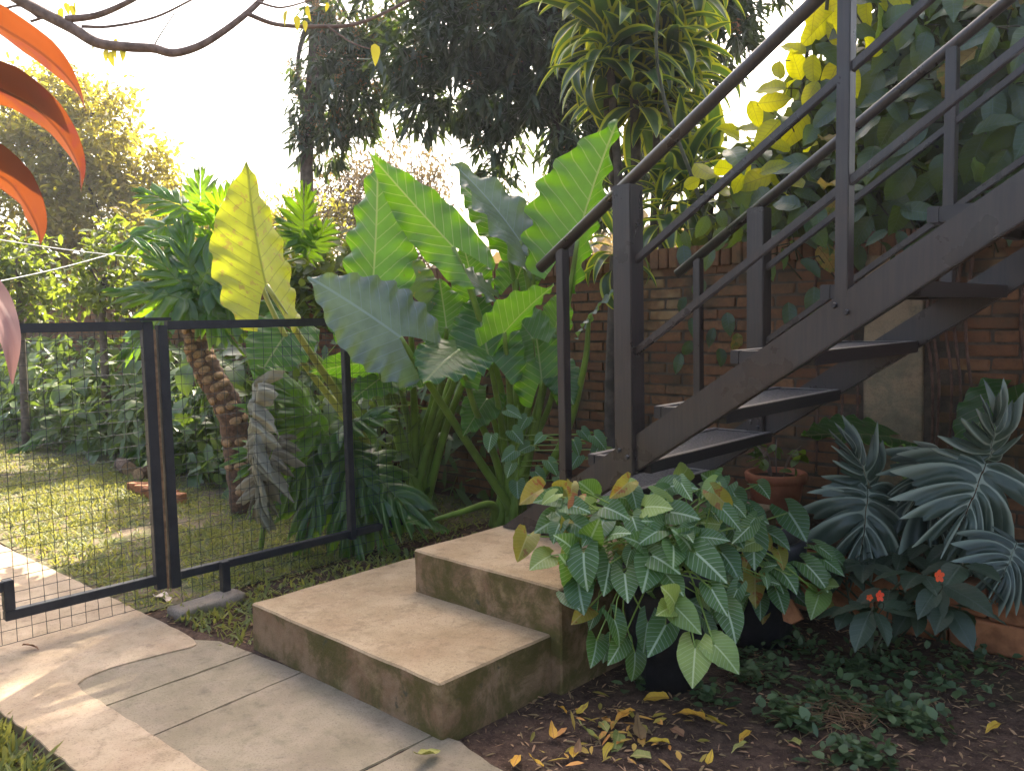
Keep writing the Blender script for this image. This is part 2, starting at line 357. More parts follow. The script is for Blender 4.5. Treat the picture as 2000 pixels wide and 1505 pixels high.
def sag(name, m, W=.42, lobe=.38, fold=.12, droop=.35, wave=.05, corr=.012, nv=9, k=.75, ns=30, nt=7, seed=0, nw=5, ndetail=True, side=0):
    q = random.Random(seed); ph = [q.random()*6, q.random()*6]; mb = MB(); na = int(ns*lobe/(1+lobe))+1
    for sg in (-1, 1):
        vs = []; uvs = []
        for i in range(-na, ns-na+1):
            y = i/na*lobe if i < 0 else i/(ns-na)
            if y < 0:
                r = min(1, -y/lobe); o = W*.46+W*.52*math.sqrt(max(0, 1-r**2.2)); n0 = W*.46*r**.75
            else:
                o = W*(.98*math.cos(math.pi/2*y**1.12)**.92+.16*math.sin(math.pi*y)*(1-y)); n0 = 0
            o *= 1+wave*.16*math.sin(nw*2.3*math.pi*y+ph[0]*sg)+wave*.12*math.sin(nw*5*y+ph[1])
            for j in range(nt+1):
                t = j/nt; x = n0+(o-n0)*t
                ay, az = arc(y, droop) if y > 0 else (y, -abs(y)**1.6*.7*droop)
                z = fold*x + wave*W*t**3*math.sin(nw*2*math.pi*y+ph[(sg+1)//2]) + corr*math.cos(2*math.pi*(y-k*x)*nv)*min(1, t*2.2)*(.4 if y < 0 else 1-y*.6)
                z -= side*x*x*1.2
                a = droop*max(y, 0)
                vs.append((sg*x, ay+z*math.sin(a), az+z*math.cos(a))); uvs.append((sg*x, y))
        n = nt+1; nr = ns+1
        fs = [(i*n+j, i*n+j+1, (i+1)*n+j+1, (i+1)*n+j) for i in range(nr-1) for j in range(nt)]
        if sg < 0: fs = [f[::-1] for f in fs]
        mb.add(vs, fs, uvs)
    return mb.mesh(name, m, True)
def lobed(name, m, seed=0, nl=7, span=.5, depth=.68, droop=.5, ns=112, nt=8, mid=.97, sub_=.13):
    """deeply cut leaf as one continuous blade: rows fan out from the midrib, long at each lobe and short at each cut"""
    q = random.Random(seed); mb = MB()
    for sg in (-1, 1):
        ph0 = q.uniform(-.15, .15); jit = [q.uniform(.82, 1.12) for _ in range(nl+2)]; tw = [q.uniform(-.16, .16) for _ in range(nl+2)]; dr = [q.uniform(.5, 1.5) for _ in range(nl+2)]
        vs = []; uvs = []
        for i in range(ns+1):
            s = i/ns; y = s**1.15*mid; u = s*nl+.5+ph0+.22*math.sin(s*9+seed); k = int(u); f = u-k; c = abs(f-.5)*2            # c: 0 on the lobe axis, 1 in the cut
            lo = 1-depth*(.42*c+.58*c**3.2)*(1 if s < .93 else .3); lo *= 1-sub_*(.5+.5*math.cos(6*math.pi*(f-.5)+math.pi))
            ang = 2.35-2.15*s**.85 + tw[k]*(1-c)
            Ln = span*(.70+.52*math.sin(math.pi*(s*.82+.12)))*lo*jit[k]
            if s > .985: Ln *= .25
            cy, cz = y, -droop*.5*y*y
            for j in range(nt+1):
                t = j/nt; a = ang-.38*t*(1-.5*s)
                x = .006+math.sin(a)*Ln*t; yy = cy+math.cos(a)*Ln*t
                z = cz + .16*Ln*t - .62*dr[k]*Ln*t*t + .045*span*(1-2*c)*t*(1.2-t) + .018*math.sin(7*t+k*2+seed)
                vs.append((sg*x, yy, z)); uvs.append((min(abs(f-.5)*.16*(1-.3*t)+.004, .02+t*.25 if t > .02 else 0.0), y))
        n = nt+1; fs = [(i*n+j, i*n+j+1, (i+1)*n+j+1, (i+1)*n+j) for i in range(ns) for j in range(nt)]
        if sg > 0: fs = [f_[::-1] for f_ in fs]
        mb.add(vs, fs, uvs)
    me = mb.mesh(name, m, True); return me

def frame(P0, d, n):
    y = Vector(d).normalized(); n = Vector(n); z = n - y*n.dot(y)
    if z.length < 1e-4: z = y.orthogonal()
    z.normalize(); x = y.cross(z)
    m = Matrix((x, y, z)).transposed().to_4x4(); m.translation = P0; return m
def put(parent, me, P0, d, n, Ln, ws=1.0, name='leaf'):
    mt = frame(P0, d, n) @ Matrix.Diagonal((Ln*ws, Ln, Ln, 1))
    return link(name, me, parent, mt)
def bez(a, b, c, n=8):
    a, b, c = Vector(a), Vector(b), Vector(c)
    return [a*(1-t)**2 + b*2*t*(1-t) + c*t*t for t in [i/n for i in range(n+1)]]
def spline(pts, n=6):        # Catmull-Rom through the points
    P = [Vector(p) for p in pts]; P = [P[0]*2-P[1]]+P+[P[-1]*2-P[-2]]; o = []
    for i in range(1, len(P)-2):
        for k in range(n):
            t = k/n; a, b, c, d = P[i-1], P[i], P[i+1], P[i+2]
            o.append(.5*((2*b)+(c-a)*t+(2*a-5*b+4*c-d)*t*t+(3*b-a-3*c+d)*t**3))
    return o+[P[-2]]
def rv(s=1.0): return Vector((rnd.uniform(-s, s), rnd.uniform(-s, s), rnd.uniform(-s, s)))

def cloud(name, m, P, D, Nn, Ln, Wd, parent=None, fold=.2):
    """many small folded leaves as one mesh; arrays of base, direction, normal, length, half width"""
    P, D, Nn = (np.asarray(a, float) for a in (P, D, Nn)); Ln = np.asarray(Ln, float)[:, None]; Wd = np.asarray(Wd, float)[:, None]; n = len(P)
    D /= np.linalg.norm(D, axis=1, keepdims=True); Z = Nn-(Nn*D).sum(1, keepdims=True)*D; Z /= np.linalg.norm(Z, axis=1, keepdims=True)+1e-9; X = np.cross(D, Z)
    sag_ = np.array([0, 0, -1.0])*Ln*.12
    V = np.stack([P, P+D*Ln*.3+X*Wd*.9+Z*Wd*fold, P+D*Ln*.68+X*Wd*.8+Z*Wd*fold+sag_*.5, P+D*Ln+sag_, P+D*Ln*.68-X*Wd*.8+Z*Wd*fold+sag_*.5, P+D*Ln*.3-X*Wd*.9+Z*Wd*fold], 1).reshape(-1, 3)
    b = (np.arange(n)*6)[:, None]; F = np.concatenate([b+np.array([0, 1, 2, 3]), b+np.array([0, 3, 4, 5])], 1).reshape(-1)
    me = bpy.data.meshes.new(name); me.vertices.add(len(V)); me.vertices.foreach_set('co', (V-np.array(parent['_b'] if parent is not None else (0, 0, 0))).ravel().astype(np.float32))
    me.loops.add(len(F)); me.loops.foreach_set('vertex_index', F.astype(np.int32)); nf = 2*n
    me.polygons.add(nf); me.polygons.foreach_set('loop_start', (np.arange(nf)*4).astype(np.int32)); me.polygons.foreach_set('loop_total', np.full(nf, 4, np.int32))
    me.materials.append(m); me.update(calc_edges=True); me.validate()
    o = bpy.data.objects.new(name, me); COL.objects.link(o)
    if parent is not None: o.parent = parent
    return o
def unit(n): a = nrng.normal(size=(n, 3)); return a/np.linalg.norm(a, axis=1, keepdims=True)
def blob_pts(blobs, per, shell=.5):
    """clump centres in a set of (centre, radius xyz); biased to the outside"""
    out = []; nr = []
    for c, r in blobs:
        k = max(3, int(per*np.prod(r)**(2/3))); u = unit(k); s = nrng.uniform(shell, 1, (k, 1))**.6
        out.append(np.array(c)+u*s*np.array(r)); nr.append(u)
    return np.concatenate(out), np.concatenate(nr)
# ================================================================== SETTING
g = MB(); S = 60
g.add([(-S, -S, -.03), (S, -S, -.03), (S, S, -.03), (-S, S, -.03)], [(0, 1, 2, 3)])
kind(link('ground', g.mesh('ground', M['soil'])), 'structure')
def gp(*pts): return [(G(x, y).x, G(x, y).y) for x, y in pts]
lawn = MB().add([(-4.15, 1.63, -.022), (-4.15, 4.5, -.022), (-22, 4.5, -.022), (-22, 1.63, -.022)], [(0, 1, 2, 3)])
lawn.add([(-22, -4, -.022), (.5, -4, -.022), (.5, .84, -.022), (-22, .84, -.022)], [(0, 1, 2, 3)])
kind(link('lawn', lawn.mesh('lawn', M['lawn'])), 'structure')

# path: newer overlay strip and older slabs, each with its own edges
path = bpy.data.objects.new('path', None); COL.objects.link(path); kind(path, 'structure'); path['_b'] = (0, 0, 0)
def jag(poly, amp=.004, step=.05):
    o = []
    for i in range(len(poly)):
        a = Vector(poly[i]); b = Vector(poly[(i+1) % len(poly)]); n = max(1, int((b-a).length/step)) if (b-a).length < 3 else 1
        for k in range(n):
            p = a.lerp(b, k/n)
            if k: p += Vector((rnd.uniform(-amp, amp), rnd.uniform(-amp, amp)))
            o.append((p.x, p.y))
    return o
e = gp((345, 1228), (378, 1248), (384, 1258), (372, 1264), (300, 1282), (215, 1305), (165, 1325), (152, 1336), (160, 1348), (222, 1385), (308, 1440), (408, 1505))
over = [(-22, .86), (-22, 1.55), (-6.1, 1.59)] + e + [(-1.2, 1.18), (-.4, 1.2), (-.4, .9), (-2.77, .885), (-3.42, .85), (-6, .84)]
part('slab', MB().prism(jag(over), -.06, .003), M['path'], path, bevel=.002)
for poly in (gp((110, 1335), (300, 1270), (350, 1245), (430, 1250), (495, 1273), (226.5, 1369), (200, 1378)),
             gp((200, 1379.5), (227.5, 1370), (496, 1274), (590, 1310), (312, 1429), (280, 1442))):
    part('slab', MB().prism(jag(poly, .003), -.06, -.002), M['slab'], path, bevel=.003)
c1, c2, c3, c4_ = [Vector(q) for q in gp((313, 1430), (591, 1311), (852, 1430), (703, 1504))]
part('slab', MB().prism(jag([tuple(c1), tuple(c2), tuple(c3), tuple(c4_), (-1.95, 1.12)] + gp((280, 1443.5)), .003), -.06, -.001), M['slab'], path, bevel=.003)
d1 = gp((854, 1431), (900, 1445), (960, 1490), (996, 1508), (707, 1505))
part('slab', MB().prism(jag([d1[0], d1[1], d1[2], d1[3], (-1.3, 1.8), (-.4, 1.8), (-.4, 1.15), (-1.9, 1.15), d1[4]], .004), -.06, -.002), M['slab'], path, bevel=.003)

part('joint_bed', MB().prism([(-3.9, 1.0), (-3.9, 1.66), (-3.3, 1.80), (-2.0, 1.80), (-.4, 1.80), (-.4, 1.0)], -.07, -.006), M['soil'], path)

# ---- concrete steps
st = thing('concrete_steps', 'pair of mossy poured concrete steps at the foot of the metal staircase', 'steps', (-2.6, 2.5, 0))
def rough_block(a, b, bev=.007, n=.004):
    import bmesh
    bm = bmesh.new(); bmesh.ops.create_cube(bm, size=1)
    for v in bm.verts: v.co = Vector([a[i] if v.co[i] < 0 else b[i] for i in range(3)])
    bmesh.ops.bevel(bm, geom=list(bm.edges), offset=bev, segments=1, affect='EDGES')
    bmesh.ops.subdivide_edges(bm, edges=[e for e in bm.edges if e.calc_length() > .1], cuts=12, use_grid_fill=True)
    from mathutils import noise as mn
    for v in bm.verts: v.co += mn.noise_vector(v.co*6)*n + mn.noise_vector(v.co*23)*n*.4
    m = MB(); bm.verts.index_update(); m.add([v.co for v in bm.verts], [[v.index for v in f.verts] for f in bm.faces]); bm.free(); return m
part('lower_step', rough_block((-3.27, 1.78, -.05), (-2.05, 3.3, .195)), M['concrete'], st, smooth=2)
part('upper_step', rough_block((-2.85, 2.345, -.04), (-2.0, 4.12, .383)), M['concrete'], st, smooth=2)

# ---- steel staircase
YN, YF = 2.9, 4.05
sc_ = thing('metal_staircase', 'dark brown steel staircase with mesh treads climbing to the right', 'staircase', (-2.4, 3.4, .38))
def ztop(X): return .99+.649*(X+1.891)
def zhand(X): return 1.63+.655*(X+2.55)
XE = .75
def xz(poly, y0, y1):
    n = len(poly); vs = [(x, y0, z) for x, z in poly]+[(x, y1, z) for x, z in poly]
    return MB().add(vs, [tuple(range(n)), tuple(range(2*n-1, n-1, -1))]+[((i+1) % n, i, n+i, n+(i+1) % n) for i in range(n)])
for Y, nm in ((YN, 1), (YF, -1)):
    s = .025
    part('stringer', xz([(-2.82, .386), (-2.58, .386), (XE, ztop(XE)-.155), (XE, ztop(XE))], Y-s, Y+s), M['steel'], sc_, bevel=.004)
    part('handrail', MB().tube([(X, Y, zhand(X)) for X in (-2.56, -1.5, -.4, XE)], .026, 14), M['steel'], sc_, smooth=True)
    for dz in (1.642, 1.267):
        f = lambda X: dz+.6635*(X+2.007)
        part('mid_rail', xz([(-2.03, f(-2.03)-.017), (XE, f(XE)-.017), (XE, f(XE)+.017), (-2.03, f(-2.03)+.017)], Y-.015, Y+.015), M['steel'], sc_, bevel=.003)
    X = -2.07; part('newel_post', MB().box((X-.046, Y-.047, ztop(X)-.14), (X+.046, Y+.047, zhand(X)-.01)), M['steel'], sc_, bevel=.004)
    X = -2.427; part('post', MB().box((X-.021, Y-.023, .384), (X+.021, Y+.023, zhand(X)-.01)), M['steel'], sc_, bevel=.003)
    for X in (-1.167, -.1): part('post', MB().box((X-.023, Y-.027, ztop(X)-.02), (X+.023, Y+.027, zhand(X)-.01)), M['steel'], sc_, bevel=.003)
bolt = MB().tube([(0, 0, 0), (0, 0, .009)], [.011, .009], 6).mesh('bolt', M['lit_top'])
for X, Y in ((-2.07, YN), (-2.07, YF), (-1.167, YN)):
    for dx, dz in ((-.022, -.06), (.02, -.085)): link('bolt', bolt, sc_, Matrix.Translation((X+dx, Y-(.048 if X < -2 else .028), ztop(X)+dz+.02)) @ Matrix.Rotation(R(90), 4, 'X'))
for Y in (YN, YF): part('base_plate', MB().box((-2.485, Y-.055, .384), (-2.369, Y+.055, .393)), M['steel'], sc_, bevel=.002)
for i in range(-1, 9):
    x0 = -2.32+.352*i; z = .787+.2355*i; x1 = x0+.338; y0, y1 = YN+.027, YF-.027; w = .038; h = .052
    t = MB().box((x0, y0, z-h), (x0+w, y1, z)).box((x1-w, y0, z-h), (x1, y1, z)).box((x0+w, y0, z-h), (x1-w, y0+w, z-.001)).box((x0+w, y1-w, z-h), (x1-w, y1, z-.001))
    fr = part('tread', t, M['lit_top'], sc_, bevel=.003)
    part('tread_mesh', MB().box((x0+w-.002, y0+w-.002, z-.014), (x1-w+.002, y1-w+.002, z-.007)), M['tread'], sc_, sub=fr)

# ---- wire gate and fence
FX = -4.05; B = .021
def wires(mb, y0, y1, z0, z1, sp=.057, r=.0014, ylow=None):
    q = random.Random(3); n = int((y1-y0)/sp); k = int((z1-z0)/sp)
    for i in range(n+1):
        y = y0+i*sp; ph = q.random()*6
        mb.tube([(FX+.004*math.sin(ph+z*4), y+.004*math.sin(ph*2+z*3), z) for z in np.linspace(z0, z1, 7)], r, 4, False)
    for j in range(k+1):
        z = z0+j*sp; ph = q.random()*6
        mb.tube([(FX+.003+.004*math.sin(ph+y*4), y, z+.006*math.sin(ph*2+y*2.4)) for y in np.linspace(y0, y1, 9)], r, 4, False)
    return mb
gt = thing('wire_gate', 'black framed wire mesh gate standing across the path', 'gate', (FX, 1.1, 0))
def fbar(a, b): return MB().box((FX-B, a[0], a[1]), (FX+B, b[0], b[1]))
part('top_rail', fbar((.3, 1.378), (1.70, 1.42)), M['fence'], gt, bevel=.003)
part('gate_stile', fbar((1.702, .11), (1.752, 1.419)), M['fence'], gt, bevel=.003)
part('gate_stile', fbar((.3, .27), (.345, 1.377)), M['fence'], gt, bevel=.003)
part('bottom_rail', MB().box((FX-B, 1.045, .14), (FX+B, 1.701, .182)).box((FX-B-.001, 1.045, .183), (FX+B-.001, 1.087, .315)).box((FX-B, .346, .27), (FX+B, 1.044, .314)), M['fence'], gt, bevel=.003)
kind(part('wire_mesh', wires(MB(), .35, 1.70, .035, 1.39), M['wire'], gt), 'stuff')
fn = thing('wire_fence', 'black framed wire mesh fence panel right of the gate', 'fence', (FX, 2.7, 0))
part('post', fbar((1.775, .10), (1.822, 1.40)), M['fence'], fn, bevel=.003)
part('post', fbar((2.85, .12), (2.89, 1.376)), M['fence'], fn, bevel=.003)
part('top_rail', fbar((1.823, 1.377), (3.30, 1.42)), M['fence'], fn, bevel=.003)
part('bottom_rail', fbar((1.823, .137), (2.849, .176)), M['fence'], fn, bevel=.003); part('bottom_rail', fbar((2.891, .137), (3.35, .176)), M['fence'], fn, bevel=.003)
part('stub_post', MB().box((FX+.024, 2.02, .02), (FX+.066, 2.062, .185)), M['fence'], fn, bevel=.003)
part('hinge_cap', MB().box((FX-.03, 1.62, 1.421), (FX+.03, 1.84, 1.437)), M['fence'], fn, bevel=.003)
part('timber_strip', MB().box((FX-.008, 1.757, .10), (FX+.008, 1.768, 1.38)), M['bare_wood'], fn)
kind(part('wire_mesh', wires(MB(), 1.83, 3.32, .02, 1.39), M['wire'], fn), 'stuff')
solid('kerb_block', 'short rough concrete kerb block under the fence stub post', 'kerb', rough_block((-4.03, 1.74, -.04), (-3.90, 2.10, .025), .012, .012), M['kerb'], smooth=True)

# ---- brick wall
WY, WH = 4.6, 1.69
wl = thing('brick_wall', 'long weathered red brick garden wall behind the staircase and plants', 'wall', (-3, WY, 0))
part('mortar_core', MB().box((-20, WY+.012, -.05), (3, WY+.15, WH-.004)), M['mortar'], wl)
bms = []
from mathutils import noise as mnoise
for k in range(4):
    q = random.Random(k); b = MB()
    b.box((-.118, 0, -.0265), (.118, .03, .0265)); b.v = [(x+q.uniform(-.005, .005), y+(q.uniform(-.003, .004) if y < .01 else 0), z+q.uniform(-.003, .003)) for x, y, z in b.v]
    bms.append(b.mesh('brick', M['brick'], bevel=.004))
PX0, PX1 = -1.735, -1.435
far = MB(); cnt = 0
def inpil(x): return PX0-.07 < x < PX1+.07
for r in range(25):
    z = r*.0685+.026; off = (r % 2)*.125
    x = -20+off
    while x < 2.9:
        if not inpil(x):
            jy = rnd.uniform(-.004, .006)
            if -3.3 < x < -.75:
                link('brick', bms[rnd.randrange(4)], wl, Matrix.Translation((x+rnd.uniform(-.006, .006), WY+jy, z+rnd.uniform(-.003, .003))) @ Matrix.Rotation(rnd.uniform(-.012, .012), 4, 'Y')); cnt += 1
            else: far.box((x-.117, WY+jy, z-.026), (x+.117, WY+.02, z+.026))
        x += .25
cop = MB().box((-.031, -.035, 0), (.031, .20, .125)); copm = cop.mesh('coping_brick', M['brick'], bevel=.005)
x = -20
while x < 2.9:
    if -3.35 < x < -.75 and cnt < 295: link('brick', copm, wl, Matrix.Translation((x, WY, WH+rnd.uniform(-.004, .004))) @ Matrix.Rotation(rnd.uniform(-.03, .03), 4, 'Y')); cnt += 1
    else: far.box((x-.031, WY-.035, WH), (x+.031, WY+.2, WH+.125+rnd.uniform(-.006, .004)))
    x += .073
kind(part('brickwork', far, M['brick_far'], wl), 'stuff')
part('pillar', rough_block((PX0, WY-.02, -.05), (PX1, WY+.17, WH+.1), .008, .006), M['plaster'], wl, smooth=True)
q_ = onplane(878, 490, 1, 5.3)
solid('concrete_post', 'small pale plastered post showing just above the wall behind the elephant ears', 'post', rough_block((q_.x-.06, 5.24, -.05), (q_.x+.06, 5.36, q_.z), .01, .005), plain('pink_plaster', (.5, .36, .28), .9))

# ---- raised bed of clay blocks at the right
rb = thing('raised_bed', 'low raised bed edged with orange clay blocks at right', 'planter', (-.8, 4.1, 0))
bed = MB()
for ix in range(14):
    for iy in range(5): pass
part('bed_soil', rough_block((-1.98, 3.93, -.05), (.75, 4.58, .25), .02, .03), M['soil'], rb, smooth=True)
clm = [rough_block((-.15, -.06, 0), (.15, .06, .135), .008, .006).mesh('clay_block', M['clay'], True) for _ in range(1)]
for r in range(2):
    for i in range(9):
        x = -1.84+i*.308+(.15 if r else 0)
        if x < .75: link('clay_block', clm[0], rb, Matrix.Translation((x, 3.86+rnd.uniform(-.012, .012), -.03+r*.142)) @ Matrix.Rotation(rnd.uniform(-.05, .05), 4, 'Z'))
# ================================================================== BIG PLANTS
def stalk(parent, pts, r0, r1, m=None, n=8, name='stalk'):
    P = spline(pts, 5); k = len(P)
    return part(name, MB().tube(P, [r0+(r1-r0)*i/(k-1) for i in range(k)], n), m or M['stalk'], parent, smooth=True)

# ---- elephant ears
base_a = at(998, 1005, 5.75); base_b = at(815, 960, 5.95)
base_a.z = base_b.z = -.02
ea = thing('elephant_ear_plant', 'large elephant ear plant beside the concrete steps, broad leaves on thick green stalks', 'plant', base_a)
eb = thing('elephant_ear_plant', 'elephant ear plant behind the wire fence with tall upright leaves, one yellowing', 'plant', base_b)
# (plant, attach px/py/D, tip px/py/D, upper face (right, up, away), width, droop, fold, side curl, material, stalk mid points)
EL = [
 (eb, (520, 556, 4.72), (484, 322, 4.80), (-.78, .12, .62), .86, .25, .35, .1, 'aloc_yellow', [(600, 680, 4.95), (690, 820, 5.4)]),
 (eb, (728, 552, 4.95), (737, 306, 5.00), (.35, .10, .93), .74, .15, .25, .1, 'aloc', [(740, 700, 5.3), (770, 830, 5.7)]),
 (ea, (885, 482, 4.85), (724, 303, 4.75), (-.35, .35, .86), .56, .5, .16, .1, 'aloc', [(930, 600, 5.0), (985, 800, 5.5)]),
 (ea, (782, 658, 4.60), (606, 543, 4.45), (.10, .45, -.88), 1.12, .25, .03, .2, 'aloc_sheen', [(835, 745, 4.85), (930, 890, 5.4)]),
 (ea, (1015, 470, 5.25), (886, 322, 5.35), (.55, .45, -.70), .78, .3, .2, .1, 'aloc_sheen', [(1035, 600, 5.4), (1020, 800, 5.6)]),
 (ea, (1128, 470, 5.00), (1206, 240, 5.00), (-.66, .10, .75), .9, .2, .6, .1, 'aloc', [(1108, 590, 5.2), (1060, 760, 5.5)]),
 (ea, (1150, 622, 4.95), (1216, 562, 4.75), (-.1, .85, -.50), 1.1, .4, .1, .2, 'aloc_sheen', [(1140, 720, 5.1), (1095, 870, 5.5)]),
 (ea, (985, 650, 4.85), (1080, 560, 4.7), (-.55, .45, .70), .8, .3, .5, .1, 'aloc', [(995, 760, 5.2), (1000, 880, 5.6)]),
 (ea, (955, 700, 4.95), (925, 575, 5.15), (.05, .55, -.83), 1.15, .3, .1, .2, 'aloc', [(975, 800, 5.3), (990, 900, 5.6)]),
 (ea, (896, 684, 4.70), (828, 748, 4.40), (0, .65, -.76), 1.3, .3, .05, .4, 'aloc', [(925, 790, 5.1), (975, 920, 5.6)]),
 (eb, (800, 575, 5.15), (775, 485, 5.3), (.15, .50, -.85), 1.25, .2, .1, .2, 'aloc_edge', [(805, 700, 5.4), (810, 830, 5.8)]),
 (eb, (872, 640, 5.05), (858, 545, 5.2), (.0, .2, .95), 1.1, .3, .2, .1, 'aloc', [(865, 740, 5.4), (835, 850, 5.8)]),
 (eb, (960, 575, 5.25), (862, 525, 5.05), (0, .8, -.6), 1.2, .4, .15, .2, 'aloc_sheen', [(930, 680, 5.5), (870, 840, 5.8)]),
 (ea, (1058, 740, 5.2), (1040, 610, 5.3), (.1, .35, -.93), 1.0, .3, .1, .2, 'aloc', [(1050, 820, 5.4), (1020, 920, 5.6)]),
 (ea, (985, 455, 5.4), (900, 362, 5.5), (.3, .5, -.8), .85, .3, .1, .2, 'aloc', [(1010, 600, 5.5), (1010, 800, 5.6)]),
 (eb, (735, 705, 5.35), (608, 728, 5.2), (0, .5, .86), .7, .3, .2, .1, 'aloc', [(760, 770, 5.6), (790, 870, 5.8)]),
 (eb, (560, 650, 5.6), (500, 745, 5.4), (.1, .35, -.93), 1.3, .3, .1, .2, 'aloc', [(640, 720, 5.7), (730, 860, 5.9)]),
 (eb, (478, 478, 5.4), (440, 425, 5.5), (.2, .2, .95), .9, .2, .1, .1, 'aloc_yellow', [(560, 660, 5.6), (700, 850, 5.9)]),
 (ea, (845, 1015, 5.2), (795, 1020, 5.0), (0, .7, -.7), 1.3, .3, .1, .2, 'aloc', [(900, 1000, 5.35), (960, 985, 5.6)]),
 (ea, (1035, 470, 5.3), (1000, 420, 5.5), (.2, .5, -.8), 1.1, .2, .1, .2, 'aloc_sheen', [(1040, 600, 5.4), (1020, 800, 5.6)]),
 (ea, (1040, 660, 5.1), (985, 590, 5.3), (.2, .2, .95), 1.0, .2, .2, .1, 'aloc', [(1040, 760, 5.4), (1010, 880, 5.6)]),
 (eb, (905, 640, 5.3), (800, 640, 5.2), (.1, .6, -.8), 1.0, .3, .1, .2, 'aloc', [(890, 740, 5.5), (840, 860, 5.8)]),
 (eb, (925, 560, 5.5), (905, 480, 5.6), (.1, .4, -.9), 1.1, .3, .1, .2, 'aloc', [(900, 680, 5.7), (850, 840, 5.9)]),
 (ea, (1010, 545, 5.45), (1040, 470, 5.6), (-.1, .4, -.9), 1.1, .3, .1, .2, 'aloc', [(1010, 680, 5.6), (1005, 850, 5.7)]),
 (ea, (1085, 640, 5.3), (1110, 560, 5.4), (-.2, .3, .93), .9, .3, .2, .1, 'aloc', [(1060, 760, 5.5), (1015, 900, 5.7)]),
 (eb, (690, 640, 5.7), (660, 560, 5.8), (.1, .5, -.85), 1.1, .3, .1, .2, 'aloc', [(730, 760, 5.8), (790, 880, 5.9)]),
 (eb, (770, 720, 5.5), (690, 780, 5.3), (.1, .5, -.85), 1.0, .3, .1, .2, 'aloc', [(790, 790, 5.7), (805, 880, 5.9)]),
 (ea, (1090, 720, 5.25), (1120, 790, 5.1), (-.1, .5, -.85), 1.0, .4, .1, .2, 'aloc', [(1070, 800, 5.5), (1020, 920, 5.7)]),
 (eb, (850, 700, 5.45), (790, 760, 5.3), (.1, .5, -.85), 1.1, .3, .1, .2, 'aloc', [(845, 780, 5.7), (820, 880, 5.9)]),
 (ea, (950, 780, 5.3), (905, 850, 5.1), (.1, .5, -.85), .9, .3, .1, .2, 'aloc', [(970, 840, 5.5), (990, 930, 5.7)]),
]
for i, (pl, a, t, n, w, dr, fo, sd, mt, mids) in enumerate(EL):
    A, T = at(*a), at(*t); d = T-A; Ln = d.length
    me = sag('leaf', M[mt], W=.40, droop=dr, fold=fo, side=sd, wave=.07 if i == 0 else .12, corr=.009, seed=i, nw=rnd.uniform(3.2, 5.5), ns=44, nt=10)
    dd = d.normalized(); nn = cv(*n); nn = (nn-dd*nn.dot(dd)).normalized()
    dd = (dd*math.cos(dr*.5)+nn*math.sin(dr*.5)).normalized()        # start high so the bent tip lands on the mark
    put(pl, me, A, dd, nn, Ln*1.03, w)
    b = base_a if pl is ea else base_b
    foot = b+Vector((rnd.uniform(-.12, .12), rnd.uniform(-.1, .1), 0))
    stalk(pl, [foot]+[at(*q) for q in mids[::-1]]+[A], .034, .013, M['stalk_y'] if mt == 'aloc_yellow' else M['stalk'])
for pl, b in ((ea, base_a), (eb, base_b)):
    stalk(pl, [b+Vector((0, 0, -.02)), b+Vector((.02, 0, .2)), b+Vector((0, .03, .42))], .075, .04, M['stalk'], 10, 'trunk')

# ---- tree philodendron with scarred trunk
LB = [lobed('leaf', M['phil'], s, nl=7, span=q, droop=dr) for s, q, dr in ((1, .50, .5), (2, .44, .9), (3, .54, .3), (4, .48, .7))]
LBb = [lobed('leaf', M['phil_blue'], s, nl=6, span=q*1.35, depth=.74, droop=dr*1.2, ns=150, mid=.72, sub_=.2) for s, q, dr in ((11, .52, .4), (12, .46, .7), (13, .55, .3))]
LBd = [lobed('leaf', M['phil_dry'], s, nl=8, span=.36, depth=.6, droop=.5) for s in (21, 22)]
def trunk_with_scars(pl, pts, r0, r1):
    P = spline(pts, 8); k = len(P); rad = [r0+(r1-r0)*i/(k-1) for i in range(k)]
    part('trunk', MB().tube(P, [r*(1+.12*(i % 2)) for i, r in enumerate(rad)], 12), M['phil_bark'], pl, smooth=True)
    sm = MB().tube([(0, 0, 0), (0, 0, .012)], [1, .8], 10); sm.v = [(x, y*1.25, z) for x, y, z in sm.v]; me = sm.mesh('leaf_scar', M['scar'], True)
    for i in range(2, k-1, 2):
        for a in (-1.2, -.2, .9):
            d = (P[i+1]-P[i]).normalized(); side = Vector(RT)*math.sin(a+i) + Vector(-FW)*abs(math.cos(a+i)); side = (side-d*side.dot(d)).normalized()
            link('leaf_scar', me, pl, frame(P[i]+side*(rad[i]*.97), d, side) @ Matrix.Diagonal((rad[i]*.5, rad[i]*.3, 1, 1)))
pt = at(450, 830, 6.3); pt0 = at(475, 900, 6.35); pt0.z = -.03
ph = thing('tree_philodendron', 'tree philodendron with glossy lobed leaves and scarred leaning brown trunk behind the fence', 'plant', pt0)
trunk_with_scars(ph, [pt0, at(455, 820, 6.25), at(415, 740, 6.2), at(388, 680, 6.2), at(380, 610, 6.2)], .10, .085)
